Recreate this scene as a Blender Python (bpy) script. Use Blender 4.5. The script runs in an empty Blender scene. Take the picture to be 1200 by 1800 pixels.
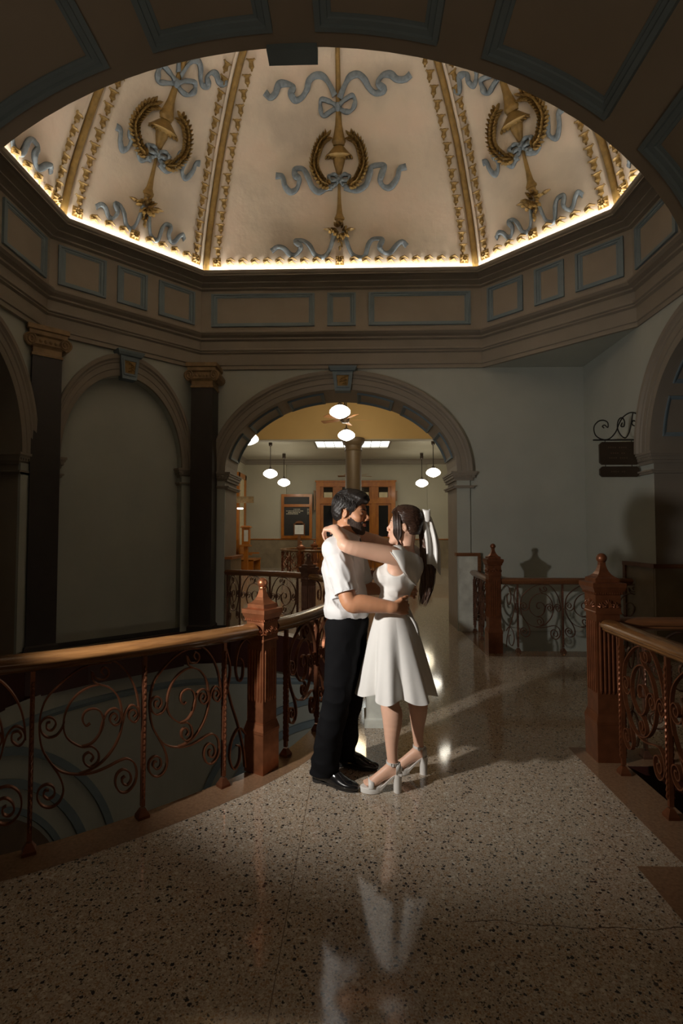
import bpy, bmesh, math, random
import numpy as np
from mathutils import Vector, Matrix
random.seed(7)
PI = math.pi
sc = bpy.context.scene
COL = sc.collection
sin, cos = math.sin, math.cos

# ---------------------------------------------------------------- materials
def _nt(name):
    m = bpy.data.materials.new(name); m.use_nodes = True
    nt = m.node_tree; return m, nt, nt.nodes['Principled BSDF']
def mat(name, col, rough=.5, metal=0, var=.12, vscale=6, bump=0, bscale=60, coat=0, sheen=0, spec=.5, sss=0, dist=.002):
    m, nt, b = _nt(name)
    N, L = nt.nodes, nt.links
    b.inputs['Roughness'].default_value = rough
    b.inputs['Metallic'].default_value = metal
    b.inputs['Specular IOR Level'].default_value = spec
    b.inputs['Coat Weight'].default_value = coat
    b.inputs['Coat Roughness'].default_value = .08
    if sheen: b.inputs['Sheen Weight'].default_value = sheen
    if sss:
        b.inputs['Subsurface Weight'].default_value = sss
        b.inputs['Subsurface Radius'].default_value = (1, .35, .2)
        b.inputs['Subsurface Scale'].default_value = .008
    tc = N.new('ShaderNodeTexCoord')
    n = N.new('ShaderNodeTexNoise'); n.inputs['Scale'].default_value = vscale; n.inputs['Detail'].default_value = 5
    L.new(tc.outputs['Object'], n.inputs['Vector'])
    r = N.new('ShaderNodeMapRange'); r.inputs[1].default_value = .3; r.inputs[2].default_value = .7
    r.inputs[3].default_value = 1 - var; r.inputs[4].default_value = 1 + var
    L.new(n.outputs['Fac'], r.inputs[0])
    mx = N.new('ShaderNodeVectorMath'); mx.operation = 'SCALE'
    mx.inputs[0].default_value = col[:3]; L.new(r.outputs[0], mx.inputs['Scale'])
    L.new(mx.outputs[0], b.inputs['Base Color'])
    if bump:
        n2 = N.new('ShaderNodeTexNoise'); n2.inputs['Scale'].default_value = bscale; n2.inputs['Detail'].default_value = 4
        L.new(tc.outputs['Object'], n2.inputs['Vector'])
        bp = N.new('ShaderNodeBump'); bp.inputs['Strength'].default_value = bump; bp.inputs['Distance'].default_value = dist
        L.new(n2.outputs['Fac'], bp.inputs['Height']); L.new(bp.outputs[0], b.inputs['Normal'])
    return m
def wood(name, c1, c2, rough=.3, scale=(2, 2, 30), coat=.3):
    m, nt, b = _nt(name); N, L = nt.nodes, nt.links
    tc = N.new('ShaderNodeTexCoord'); mp = N.new('ShaderNodeMapping'); mp.inputs['Scale'].default_value = scale
    n = N.new('ShaderNodeTexNoise'); n.inputs['Scale'].default_value = 3; n.inputs['Detail'].default_value = 6; n.inputs['Distortion'].default_value = .6
    cr = N.new('ShaderNodeValToRGB'); cr.color_ramp.elements[0].position = .3; cr.color_ramp.elements[1].position = .7
    cr.color_ramp.elements[0].color = (*c1, 1); cr.color_ramp.elements[1].color = (*c2, 1)
    L.new(tc.outputs['Object'], mp.inputs[0]); L.new(mp.outputs[0], n.inputs['Vector']); L.new(n.outputs['Fac'], cr.inputs[0])
    L.new(cr.outputs[0], b.inputs['Base Color']); b.inputs['Roughness'].default_value = rough
    b.inputs['Coat Weight'].default_value = coat; b.inputs['Coat Roughness'].default_value = .1
    return m
def emit(name, col, s):
    m, nt, b = _nt(name)
    b.inputs['Base Color'].default_value = (.8, .8, .78, 1)
    b.inputs['Emission Color'].default_value = (*col, 1); b.inputs['Emission Strength'].default_value = s
    return m
def terrazzo():
    m, nt, b = _nt('speckled terrazzo'); N, L = nt.nodes, nt.links
    tc = N.new('ShaderNodeTexCoord')
    def vor(scale, seed):
        mp = N.new('ShaderNodeMapping'); mp.inputs['Location'].default_value = (seed, seed*1.7, 0)
        v = N.new('ShaderNodeTexVoronoi'); v.inputs['Scale'].default_value = scale; v.inputs['Randomness'].default_value = 1
        dn = N.new('ShaderNodeTexNoise'); dn.inputs['Scale'].default_value = scale*1.3; dn.inputs['Detail'].default_value = 2; L.new(tc.outputs['Object'], dn.inputs['Vector'])
        ma = N.new('ShaderNodeVectorMath'); ma.operation = 'MULTIPLY_ADD'; L.new(dn.outputs['Color'], ma.inputs[0]); ma.inputs[1].default_value = (1.1/scale,)*3; L.new(tc.outputs['Object'], ma.inputs[2])
        L.new(ma.outputs[0], mp.inputs[0]); L.new(mp.outputs[0], v.inputs['Vector'])
        s = N.new('ShaderNodeSeparateColor'); L.new(v.outputs['Color'], s.inputs[0])
        return v, s
    def less(sock, t):
        x = N.new('ShaderNodeMath'); x.operation = 'LESS_THAN'; L.new(sock, x.inputs[0]); x.inputs[1].default_value = t; return x.outputs[0]
    def mul(a, c):
        x = N.new('ShaderNodeMath'); x.operation = 'MULTIPLY'; L.new(a, x.inputs[0]); L.new(c, x.inputs[1]); return x.outputs[0]
    def mix(f, a, col):
        x = N.new('ShaderNodeMix'); x.data_type = 'RGBA'; L.new(f, x.inputs[0])
        if isinstance(a, tuple): x.inputs[6].default_value = (*a, 1)
        else: L.new(a, x.inputs[6])
        x.inputs[7].default_value = (*col, 1); return x.outputs[2]
    v1, s1 = vor(125, 0); v2, s2 = vor(60, 5); v3, s3 = vor(230, 11)
    nz = N.new('ShaderNodeTexNoise'); nz.inputs['Scale'].default_value = .9; L.new(tc.outputs['Object'], nz.inputs['Vector'])
    c = mix(less(s3.outputs[0], .30), (.42, .355, .28), (.54, .47, .38))
    c = mix(less(s3.outputs[1], .22), c, (.30, .23, .16))
    c = mix(mul(less(s1.outputs[0], .20), less(v1.outputs['Distance'], .55)), c, (.33, .22, .13))
    c = mix(mul(less(s1.outputs[1], .13), less(v1.outputs['Distance'], .5)), c, (.09, .075, .06))
    c = mix(mul(less(s2.outputs[1], .13), less(v2.outputs['Distance'], .42)), c, (.035, .033, .033))
    c = mix(mul(less(s2.outputs[0], .08), less(v2.outputs['Distance'], .45)), c, (.58, .53, .45))
    # joint lines between the poured bays and one hairline crack
    sx = N.new('ShaderNodeSeparateXYZ'); L.new(tc.outputs['Object'], sx.inputs[0])
    def line(sock, pos, w, wob=0):
        a = N.new('ShaderNodeMath'); a.operation = 'SUBTRACT'; L.new(sock, a.inputs[0]); a.inputs[1].default_value = pos
        if wob:
            n = N.new('ShaderNodeTexNoise'); n.inputs['Scale'].default_value = 3; n.inputs['Detail'].default_value = 8; L.new(tc.outputs['Object'], n.inputs['Vector'])
            q = N.new('ShaderNodeMath'); q.operation = 'MULTIPLY_ADD'; L.new(n.outputs['Fac'], q.inputs[0]); q.inputs[1].default_value = wob; L.new(a.outputs[0], q.inputs[2]); a = q
        d = N.new('ShaderNodeMath'); d.operation = 'ABSOLUTE'; L.new(a.outputs[0], d.inputs[0]); return less(d.outputs[0], w)
    c = mix(line(sx.outputs[0], -.272, .0016), c, (.16, .12, .09))
    gt = N.new('ShaderNodeMath'); gt.operation = 'GREATER_THAN'; L.new(sx.outputs[0], gt.inputs[0]); gt.inputs[1].default_value = .42
    c = mix(mul(gt.outputs[0], line(sx.outputs[1], 2.11, .0022, .14)), c, (.10, .07, .05))
    L.new(c, b.inputs['Base Color'])
    rr = N.new('ShaderNodeMapRange'); rr.inputs[3].default_value = .05; rr.inputs[4].default_value = .11; L.new(nz.outputs['Fac'], rr.inputs[0])
    L.new(rr.outputs[0], b.inputs['Roughness']); b.inputs['Specular IOR Level'].default_value = .62
    return m
def plaster_dome():
    m, nt, b = _nt('mottled cream plaster'); N, L = nt.nodes, nt.links
    tc = N.new('ShaderNodeTexCoord')
    n = N.new('ShaderNodeTexNoise'); n.inputs['Scale'].default_value = 1.3; n.inputs['Detail'].default_value = 5
    L.new(tc.outputs['Object'], n.inputs['Vector'])
    cr = N.new('ShaderNodeValToRGB'); e = cr.color_ramp.elements
    e[0].position = .3; e[0].color = (.50, .43, .34, 1); e[1].position = .7; e[1].color = (.70, .56, .435, 1)
    mid = cr.color_ramp.elements.new(.5); mid.color = (.64, .55, .43, 1)
    L.new(n.outputs['Fac'], cr.inputs[0]); L.new(cr.outputs[0], b.inputs['Base Color']); b.inputs['Roughness'].default_value = .75
    n2 = N.new('ShaderNodeTexNoise'); n2.inputs['Scale'].default_value = 4; n2.inputs['Detail'].default_value = 6
    L.new(tc.outputs['Object'], n2.inputs['Vector'])
    bp = N.new('ShaderNodeBump'); bp.inputs['Strength'].default_value = .5; bp.inputs['Distance'].default_value = .03
    L.new(n2.outputs['Fac'], bp.inputs['Height']); L.new(bp.outputs[0], b.inputs['Normal'])
    return m
M = dict(
 wall=mat('sage grey painted plaster', (.40, .42, .375), .7, var=.05, vscale=2, bump=.25, bscale=25),
 wall_hall=mat('hall cream plaster', (.47, .44, .34), .7, var=.05, vscale=1),
 wains=mat('marble wainscot', (.27, .215, .14), .3, var=.2, vscale=3),
 trim=mat('taupe painted moulding', (.255, .22, .175), .6, var=.06, vscale=3),
 soffit=mat('taupe brown soffit paint', (.30, .255, .20), .6, var=.06, vscale=3),
 blue=mat('slate blue painted moulding', (.17, .225, .255), .6, var=.08, vscale=5),
 dome=plaster_dome(),
 gold=mat('antique gold paint', (.27, .165, .045), .5, metal=.15, var=.25, vscale=14),
 golddk=mat('dull gold capital', (.26, .17, .08), .5, metal=.2, var=.25, vscale=10),
 ribbon=mat('grey blue plaster ribbon', (.205, .245, .270), .65, var=.18, vscale=22),
 shaft=mat('dark brown column', (.035, .028, .023), .45, var=.1),
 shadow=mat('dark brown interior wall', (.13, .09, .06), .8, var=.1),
 copper=mat('copper plated newel', (.38, .145, .066), .36, metal=.75, var=.2, vscale=14, bump=.1, bscale=90),
 iron=mat('copper plated iron scroll', (.22, .085, .042), .42, metal=.75, var=.2, vscale=10),
 ironr=mat('bronze iron scroll', (.16, .075, .045), .45, metal=.6, var=.2, vscale=10),
 newelr=mat('red brown bronze newel', (.18, .062, .025), .4, metal=.55, var=.2, vscale=14, bump=.1, bscale=90),
 rail=wood('oak handrail', (.12, .052, .017), (.22, .105, .036), .27),
 railr=wood('dark oak handrail', (.13, .05, .02), (.22, .09, .035), .3),
 fascia=mat('dark red slab edge', (.055, .014, .010), .5, var=.1),
 border=mat('brown terrazzo border', (.22, .13, .075), .14, var=.18, vscale=60),
 base=mat('dark skirting', (.03, .028, .026), .5),
 orange=wood('orange oak joinery', (.34, .10, .009), (.48, .165, .016), .35, (2, 2, 1)),
 glassdk=mat('dark window glass', (.012, .012, .013), .06, var=.02),
 parch=mat('lit blind', (.62, .52, .32), .8),
 board=mat('black letter board', (.018, .016, .014), .5),
 letter=mat('cream lettering', (.55, .5, .38), .7),
 white=mat('white marble', (.62, .64, .58), .2, var=.2, vscale=6),
 signdk=mat('dark carved wood sign', (.045, .03, .018), .5),
 signtx=mat('worn bronze lettering', (.10, .07, .04), .5),
 ironbk=mat('black wrought iron', (.02, .018, .016), .5),
 hallyel=mat('ochre painted hall wall', (.62, .44, .19), .75, var=.05, vscale=1),
 colbr=mat('brown painted column', (.115, .078, .04), .5, var=.08),
 fanbr=mat('brown fan blade', (.24, .12, .05), .5),
 metaldk=mat('dark bronze metal', (.06, .045, .035), .4, metal=.6),
 terr=terrazzo(),
 glow=emit('lit opal glass', (1, .93, .78), 9),
 sky=emit('lit skylight glass', (.95, 1, .93), 3.4),
 led=emit('warm cove lighting', (1, .96, .90), 33),
 paper=mat('white paper', (.7, .68, .62), .8),
 cam=emit('small white lamp', (1, .96, .9), 5),
)

# ---------------------------------------------------------------- mesh builder
class MB:
    def __init__(s): s.v = []; s.f = []
    def add(s, vs, fs):
        o = len(s.v); s.v += [tuple(v) for v in vs]; s.f += [tuple(i+o for i in f) for f in fs]
    def box(s, c, d, rz=0, M4=None):
        x, y, z = d[0]/2, d[1]/2, d[2]/2
        vs = [(sx*x, sy*y, sz*z) for sz in (-1, 1) for sy in (-1, 1) for sx in (-1, 1)]
        cr, sr = cos(rz), sin(rz)
        vs = [(c[0]+a*cr-b*sr, c[1]+a*sr+b*cr, c[2]+e) for a, b, e in vs]
        s.add(vs, [(0,2,3,1),(4,5,7,6),(0,1,5,4),(2,6,7,3),(0,4,6,2),(1,3,7,5)])
    def fbox(s, F, u0, u1, n0, n1, z0, z1):
        vs = [F(u, n, z) for z in (z0, z1) for n in (n0, n1) for u in (u0, u1)]
        s.add(vs, [(0,2,3,1),(4,5,7,6),(0,1,5,4),(2,6,7,3),(0,4,6,2),(1,3,7,5)])
    def grid(s, rows, closeu=False, closev=False):
        n = len(rows); m = len(rows[0]); o = len(s.v)
        for r in rows: s.v += [tuple(p) for p in r]
        for i in range(n if closeu else n-1):
            for j in range(m if closev else m-1):
                a, b = i, (i+1) % n; c, d = j, (j+1) % m
                s.f.append((o+a*m+c, o+b*m+c, o+b*m+d, o+a*m+d))
    def cap(s, pts):
        o = len(s.v); s.v += [tuple(p) for p in pts]; s.f.append(tuple(range(o, o+len(pts))))
    def lathe(s, prof, c=(0,0,0), n=20, axis=None, sq=0, rz=0):
        rows = []
        for r, z in prof:
            row = []
            for i in range(n):
                a = 2*PI*i/n + rz
                row.append((c[0]+r*cos(a), c[1]+r*sin(a), c[2]+z))
            rows.append(row)
        s.grid(rows, closev=True)
    def square(s, prof, c=(0,0,0), rz=0):           # stacked square sections (half width, z)
        rows = []
        for r, z in prof:
            row = []
            for sx, sy in ((-1,-1),(1,-1),(1,1),(-1,1)):
                x, y = sx*r, sy*r
                row.append((c[0]+x*cos(rz)-y*sin(rz), c[1]+x*sin(rz)+y*cos(rz), c[2]+z))
            rows.append(row)
        s.grid(rows, closev=True); s.cap(rows[-1]); s.cap(rows[0])
    def tube(s, pts, r, n=8, closed=False, flat=None, up=Vector((0,0,1))):
        pts = [Vector(p) for p in pts]; N = len(pts)
        if N < 2: return
        rows = []
        T0 = (pts[1]-pts[0]).normalized()
        a = up if abs(T0.dot(up)) < .9 else Vector((1,0,0))
        nrm = (a - T0*a.dot(T0)).normalized()
        for i in range(N):
            t = (pts[(i+1) % N]-pts[i-1]) if (0 < i < N-1 or closed) else (pts[min(i+1, N-1)]-pts[max(i-1, 0)])
            t = t.normalized() if t.length > 1e-9 else T0
            nrm = nrm - t*nrm.dot(t)
            nrm = nrm.normalized() if nrm.length > 1e-6 else t.orthogonal().normalized()
            bn = t.cross(nrm)
            rr = r[i] if isinstance(r, (list, tuple)) else r
            rows.append([pts[i] + nrm*(cos(2*PI*k/n)*rr) + bn*(sin(2*PI*k/n)*rr) for k in range(n)])
        s.grid(rows, closeu=closed, closev=True)
        if not closed: s.cap(rows[0]); s.cap(rows[-1])
    def build(s, name, m, parent=None, smooth=False, autosm=None, sub=0):
        me = bpy.data.meshes.new(name); me.from_pydata(s.v, [], s.f); me.update()
        bm = bmesh.new(); bm.from_mesh(me); bmesh.ops.recalc_face_normals(bm, faces=bm.faces); bm.to_mesh(me); bm.free()
        o = bpy.data.objects.new(name, me); COL.objects.link(o)
        me.materials.append(m)
        if smooth or autosm:
            me.polygons.foreach_set('use_smooth', [True]*len(me.polygons))
            if autosm:
                try: me.set_sharp_from_angle(angle=autosm)
                except Exception: pass
        if parent: o.parent = parent
        if sub:
            md = o.modifiers.new('s', 'SUBSURF'); md.levels = sub; md.render_levels = sub
        return o
def tag(o, label=None, cat=None, group=None, kind=None):
    if label: o['label'] = label
    if cat: o['category'] = cat
    if group: o['group'] = group
    if kind: o['kind'] = kind
    return o
def struct(o): o['kind'] = 'structure'; return o
def thing(name, label, cat, group=None, loc=(0,0,0), rz=0):
    o = bpy.data.objects.new(name, None); COL.objects.link(o); o.location = loc; o.rotation_euler = (0,0,rz)
    o.empty_display_size = .1
    return tag(o, label, cat, group)
def dup(root, loc=None, rz=None, label=None, group=None, mw=None):
    r = root.copy(); COL.objects.link(r)
    if loc is not None: r.location = loc
    if rz is not None: r.rotation_euler = (0,0,rz)
    if label: r['label'] = label
    if group: r['group'] = group
    for ch in list(root.children):
        c = ch.copy(); COL.objects.link(c); c.parent = r
        for g in list(ch.children):
            d = g.copy(); COL.objects.link(d); d.parent = c
    return r
def crom(P, n=8, closed=False):
    """Catmull-Rom through points of any dimension"""
    P = [np.array(p, float) for p in P]; N = len(P); out = []
    rng = range(N if closed else N-1)
    for i in rng:
        p0 = P[(i-1) % N] if (closed or i > 0) else 2*P[0]-P[1]
        p1 = P[i]; p2 = P[(i+1) % N]; p3 = P[(i+2) % N] if (closed or i+2 < N) else 2*P[-1]-P[-2]
        for k in range(n):
            t = k/n
            out.append(.5*((2*p1)+(-p0+p2)*t+(2*p0-5*p1+4*p2-p3)*t*t+(-p0+3*p1-3*p2+p3)*t**3))
    if not closed: out.append(P[-1])
    return out
class Path:
    """polyline in plan: U(u) -> point, left normal"""
    def __init__(s, pts, closed=False):
        s.p = [Vector((p[0], p[1])) for p in pts]
        s.L = [0]
        for i in range(1, len(s.p)): s.L.append(s.L[-1]+(s.p[i]-s.p[i-1]).length)
        s.len = s.L[-1]
    def at(s, u):
        import bisect
        i = max(1, min(len(s.p)-1, bisect.bisect_right(s.L, u)))
        a, b = s.p[i-1], s.p[i]; t = (u-s.L[i-1])/max(1e-9, s.L[i]-s.L[i-1])
        d = (b-a).normalized()
        return a+(b-a)*t, Vector((-d.y, d.x)), d
    def near(s, x, y):
        best = min(range(len(s.p)), key=lambda i: (s.p[i].x-x)**2+(s.p[i].y-y)**2)
        return s.L[best]
def frame(P0, P1):
    """wall frame u along P0->P1, n to the left of it"""
    a = Vector(P0); d = (Vector(P1)-a); L = d.length; d.normalize(); nl = Vector((-d.y, d.x))
    def F(u, n, z): q = a+d*u+nl*n; return (q.x, q.y, z)
    return F, L
def pframe(path, sgn=1):
    def F(u, n, z):
        p, nl, d = path.at(u); q = p+nl*(n*sgn); return (q.x, q.y, z)
    return F
def sweep_h(mb, path, prof, closed=True):
    """sweep (inward offset d, z) along a plan polygon, mitred; inward = left"""
    P = [Vector(p) for p in path]; N = len(P); rows = []
    for i in range(N):
        a = (P[i]-P[i-1]).normalized() if (closed or i > 0) else (P[1]-P[0]).normalized()
        b = (P[(i+1) % N]-P[i]).normalized() if (closed or i < N-1) else a
        na, nb = Vector((-a.y, a.x)), Vector((-b.y, b.x))
        m = (na+nb).normalized(); k = 1/max(.3, m.dot(na))
        rows.append([(P[i].x+m.x*k*d, P[i].y+m.y*k*d, z) for d, z in prof])
    mb.grid(rows, closeu=closed)
def surf_frame(mb, S, u0, u1, v0, v1, rings, nu=12, nv=4, inner=0):
    """stepped picture-frame moulding on a surface S(u,v,n); rings=[(inset,height)...] inset in surface units (su,sv)"""
    def loop(iu, iv, h):
        a0, a1, b0, b1 = u0+iu, u1-iu, v0+iv, v1-iv; r = []
        for k in range(nu): r.append(S(a0+(a1-a0)*k/nu, b0, h))
        for k in range(nv): r.append(S(a1, b0+(b1-b0)*k/nv, h))
        for k in range(nu): r.append(S(a1-(a1-a0)*k/nu, b1, h))
        for k in range(nv): r.append(S(a0, b1-(b1-b0)*k/nv, h))
        return r
    mb.grid([loop(iu, iv, h) for iu, iv, h in rings], closev=True)
FR = lambda w, h, k=1: [(0, 0, 0), (0, 0, h), (w*.35*k, w*.35, h), (w*.4*k, w*.4, h*.6), (w*.75*k, w*.75, h*.5), (w*.8*k, w*.8, h*.25), (w*k, w, h*.2), (w*k, w, 0)]
# ================================================================= architecture
CX, CY = -.24, 5.10
XL, XR, YF, YN = -4.04, 3.53, 7.95, 2.26
SPR = 2.44; AA, AB = 1.80, 1.29; OA, OB = 2.04, 1.58        # arch: inner and outer half axes
ZB = 4.07                                                 # underside of the entablature
def wall_arch(mb, F, L, z0, z1, uc, a, b, spr, zf, thk, n=40, back=True):
    for nn in ([0, -thk] if back else [0]):
        def q(pa): mb.add([F(u, nn, z) for u, z in pa], [(0,1,2,3)])
        q([(0, z0), (uc-a, z0), (uc-a, z1), (0, z1)]); q([(uc+a, z0), (L, z0), (L, z1), (uc+a, z1)])
        if zf > z0: q([(uc-a, z0), (uc+a, z0), (uc+a, zf), (uc-a, zf)])
        for i in range(n):
            t0, t1 = PI-PI*i/n, PI-PI*(i+1)/n
            q([(uc+a*cos(t0), spr+b*sin(t0)), (uc+a*cos(t1), spr+b*sin(t1)), (uc+a*cos(t1), z1), (uc+a*cos(t0), z1)])
def wall_reveal(mb, F, uc, a, b, spr, zf, thk, n=40, n0=0):
    pts = [(uc-a, zf), (uc-a, spr)] + [(uc+a*cos(PI-PI*i/n), spr+b*sin(PI*i/n)) for i in range(1, n)] + [(uc+a, spr), (uc+a, zf)]
    mb.grid([[F(u, n0, z), F(u, -thk, z)] for u, z in pts])
AV = [(0, 0), (0, .045), (.02, .05), (.07, .05), (.075, .06), (.14, .062), (.15, .075), (.17, .08), (.19, .105), (.225, .11), (.24, .10), (.24, 0)]
def archivolt(mb, F, uc, a, b, oa, ob, spr, n=48, prof=AV):
    rows = []
    for i in range(n+1):
        t = PI-PI*i/n
        rows.append([F(uc+(a+r/.24*(oa-a))*cos(t), p, spr+(b+r/.24*(ob-b))*sin(t)) for r, p in prof])
    mb.grid(rows); mb.cap(rows[0]); mb.cap(rows[-1])
def impost(mb, F, u0, u1, spr, out=.06, base=0, dent=True, k=1, nback=-.75):
    for z0, z1, o in ((spr-.03, spr, out+.035), (spr-.06, spr-.03, out+.02), (spr-.10, spr-.06, out+.005), (spr-.14, spr-.10, out-.02), (spr-.26, spr-.235, out-.01), (spr-.235, spr-.215, out+.01)):
        mb.fbox(F, u0-o*k, u1+o*k, nback, base+o, z0, z1)
    if dent:
        n = max(1, int((u1-u0+2*out)/.045))
        for i in range(n):
            u = u0-out+(u1-u0+2*out)*(i+.5)/n
            mb.fbox(F, u-.012, u+.012, base+out, base+out+.018, spr-.09, spr-.066)
def keystone(F, uc, z0, z1, name_lab, grp=None, w0=.12, w1=.17, dp=.14):
    t = thing('keystone', name_lab, 'keystone', grp)
    mb = MB()
    def sec(z, w, d): return [F(uc-w, -.02, z), F(uc+w, -.02, z), F(uc+w, d, z), F(uc-w, d, z)]
    rows = [sec(z0, w0, dp*.9), sec(z1-.07, w1-.01, dp), sec(z1-.065, w1+.02, dp+.03), sec(z1-.03, w1+.035, dp+.05), sec(z1, w1+.05, dp+.06)]
    mb.grid(rows, closev=True); mb.cap(rows[0]); mb.cap(rows[-1])
    mb.build('block', M['blue'], t)
    mb = MB(); H = z1-.075-z0
    def S(u, v, n):
        w = w0+(w1-w0)*(v); return F(uc+u*w, dp*(.9+.1*v)+n, z0+H*v)
    surf_frame(mb, S, -.78, .78, .16, .88, [(0,0,0), (0,0,.012), (.16,.06,.012), (.2,.08,0)], 4, 4)
    mb.build('panel_frame', M['blue'], t)
    mb = MB(); mb.grid([[S(-.58, .26, .004), S(.58, .26, .004)], [S(-.58, .80, .004), S(.58, .80, .004)]])
    for k in range(7):
        u = random.uniform(-.35, .35); v = .34+.4*k/6
        mb.tube([S(u-.2, v, .004), S(u, v+.03, .022), S(u+.2, v-.01, .004)], .008, 5)
    mb.build('carved_ornament', M['gold'], t)
    return t
# ---- front wall (far side of the rotunda)
Ff, Lf = frame((XR, YF), (-2.46, YF))            # n points towards the rotunda? left of -x is -y
ucf = XR-CX
mb = MB(); wall_arch(mb, Ff, Lf, -4.3, 4.6, ucf, AA, AB, SPR, 0, .75); struct(mb.build('wall_front', M['wall']))
mb = MB(); wall_reveal(mb, Ff, ucf, AA, AB, SPR, -.0, .75); struct(mb.build('trim_1', M['soffit'], smooth=False))
mb = MB(); archivolt(mb, Ff, ucf, AA, AB, OA, OB, SPR); struct(mb.build('trim_2', M['trim'], autosm=.6))
mb = MB(); impost(mb, Ff, ucf-OA+.03, ucf-AA, SPR); struct(mb.build('trim_3', M['trim']))
mb = MB(); impost(mb, Ff, ucf+AA, ucf+OA-.03, SPR); struct(mb.build('trim_4', M['trim']))
keystone(Ff, ucf-.04, 3.69, 4.06, 'blue keystone with gilded carved panel over the lit arch')
# pier faces below the imposts (plain painted)
mb = MB()
for s in (-1, 1): mb.fbox(Ff, ucf+s*(AA+.10)-.10, ucf+s*(AA+.10)+.10, -.01, .035, 0, SPR-.1)
struct(mb.build('trim_5', M['wall']))
# blue framed soffit panels
def soffit_panels(F, uc, a, b, spr, n0, n1, segs, w=.05, h=.03):
    mb = MB()
    def S(u, v, n):
        # u = angle, v = depth
        return F(uc+(a-n)*cos(u), v, spr+(b-n)*sin(u))
    for t0, t1 in segs: surf_frame(mb, S, t0, t1, n0, n1, FR(w, h, 1/1.5), 14, 3)
    return mb
import itertools
def ang(x): return math.acos(max(-1, min(1, x/AA)))
mb = soffit_panels(Ff, ucf, AA, AB, SPR, -.68, -.10, [(.18, .52), (.62, .98), (1.08, 1.42), (PI-1.42, PI-1.08), (PI-.98, PI-.62), (PI-.52, PI-.18)])
struct(mb.build('trim_6', M['blue']))
# ---- left diagonal wall with blind arch
P1, P0 = (-2.46, YF), (XL, 6.40)
Fd, Ld = frame(P1, P0)
ucd = .515*Ld
mb = MB(); wall_arch(mb, Fd, Ld, -.0, 4.6, ucd, .84, 1.24, 2.48, 0, .13, back=False)
mb.fbox(Fd, 0, Ld, -.16, -.13, 0, 4.6); wall_reveal(mb, Fd, ucd, .84, 1.24, 2.48, 0, .13)
struct(mb.build('wall_left_diagonal', M['wall']))
mb = MB(); archivolt(mb, Fd, ucd, .84, 1.24, 1.0, 1.54, 2.48); struct(mb.build('trim_7', M['trim'], autosm=.6))
mb = MB()
impost(mb, Fd, ucd-.98, ucd-.84, 2.48, .04, nback=-.1); impost(mb, Fd, ucd+.84, ucd+.98, 2.48, .04, nback=-.1); struct(mb.build('trim_8', M['trim']))
mb = MB()
for s in (-1, 1): mb.fbox(Fd, ucd+s*.91-.07, ucd+s*.91+.07, -.1, .03, 0, 2.36)
struct(mb.build('trim_9', M['wall']))
keystone(Fd, ucd, 3.66, 4.05, 'dark blue keystone with brown panel over the blind arch', w0=.10, w1=.14)
# ---- left wall with dark archway
Fl, Ll = frame((XL, 6.40), (XL, 1.0))
ucl = 6.40-5.10
mb = MB(); wall_arch(mb, Fl, Ll, 0, 4.6, ucl, .90, 1.26, 2.46, 0, .6); struct(mb.build('wall_left', M['wall']))
mb = MB(); archivolt(mb, Fl, ucl, .90, 1.26, 1.14, 1.54, 2.46); impost(mb, Fl, ucl-1.14, ucl-.90, 2.46, .04, nback=-.6)
wall_reveal(mb, Fl, ucl, .90, 1.26, 2.46, 0, .6)
struct(mb.build('trim_10', M['trim'], autosm=.6))
mb = MB(); mb.fbox(Fl, ucl-1.11, ucl-.90, 0, .03, 0, 2.34); struct(mb.build('trim_11', M['wall']))
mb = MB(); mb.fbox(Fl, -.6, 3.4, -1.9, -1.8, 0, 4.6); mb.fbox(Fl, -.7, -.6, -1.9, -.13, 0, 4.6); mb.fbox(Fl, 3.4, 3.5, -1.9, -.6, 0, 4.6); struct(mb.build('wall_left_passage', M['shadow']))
# ---- right wall with dark corridor arch
Fr, Lr = frame((XR, .8), (XR, YF))
ucr = CY-.8
mb = MB(); wall_arch(mb, Fr, Lr, -4.3, 4.6, ucr, 1.04, 1.2, 2.46, 0, .6); struct(mb.build('wall_right', M['wall']))
mb = MB(); archivolt(mb, Fr, ucr, 1.04, 1.2, 1.28, 1.5, 2.46); impost(mb, Fr, ucr+1.04, ucr+1.28, 2.46, .05, nback=-.6); wall_reveal(mb, Fr, ucr, 1.04, 1.2, 2.46, 0, .6)
struct(mb.build('trim_12', M['trim'], autosm=.6))
mb = MB()
def Sr(u, v, n): return Fr(ucr+(1.04-n)*cos(u), v, 2.46+(1.2-n)*sin(u))
for t0, t1 in ((.15, .55), (.68, 1.1)): surf_frame(mb, Sr, t0, t1, -.55, -.1, FR(.04, .02, 1), 10, 3)
struct(mb.build('trim_13', M['blue']))
mb = MB()
mb.fbox(Fr, ucr-1.3, ucr-1.2, -4.5, -.6, 0, 4.3); mb.fbox(Fr, ucr+1.2, ucr+1.3, -4.5, -.6, 0, 4.3); mb.fbox(Fr, ucr-1.3, ucr+1.3, -4.6, -4.5, 0, 4.3)
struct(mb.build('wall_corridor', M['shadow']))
mb = MB(); mb.fbox(Fr, ucr-1.3, ucr+1.3, -4.6, -.3, 4.3, 4.4); struct(mb.build('ceiling_corridor', M['shadow']))
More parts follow.
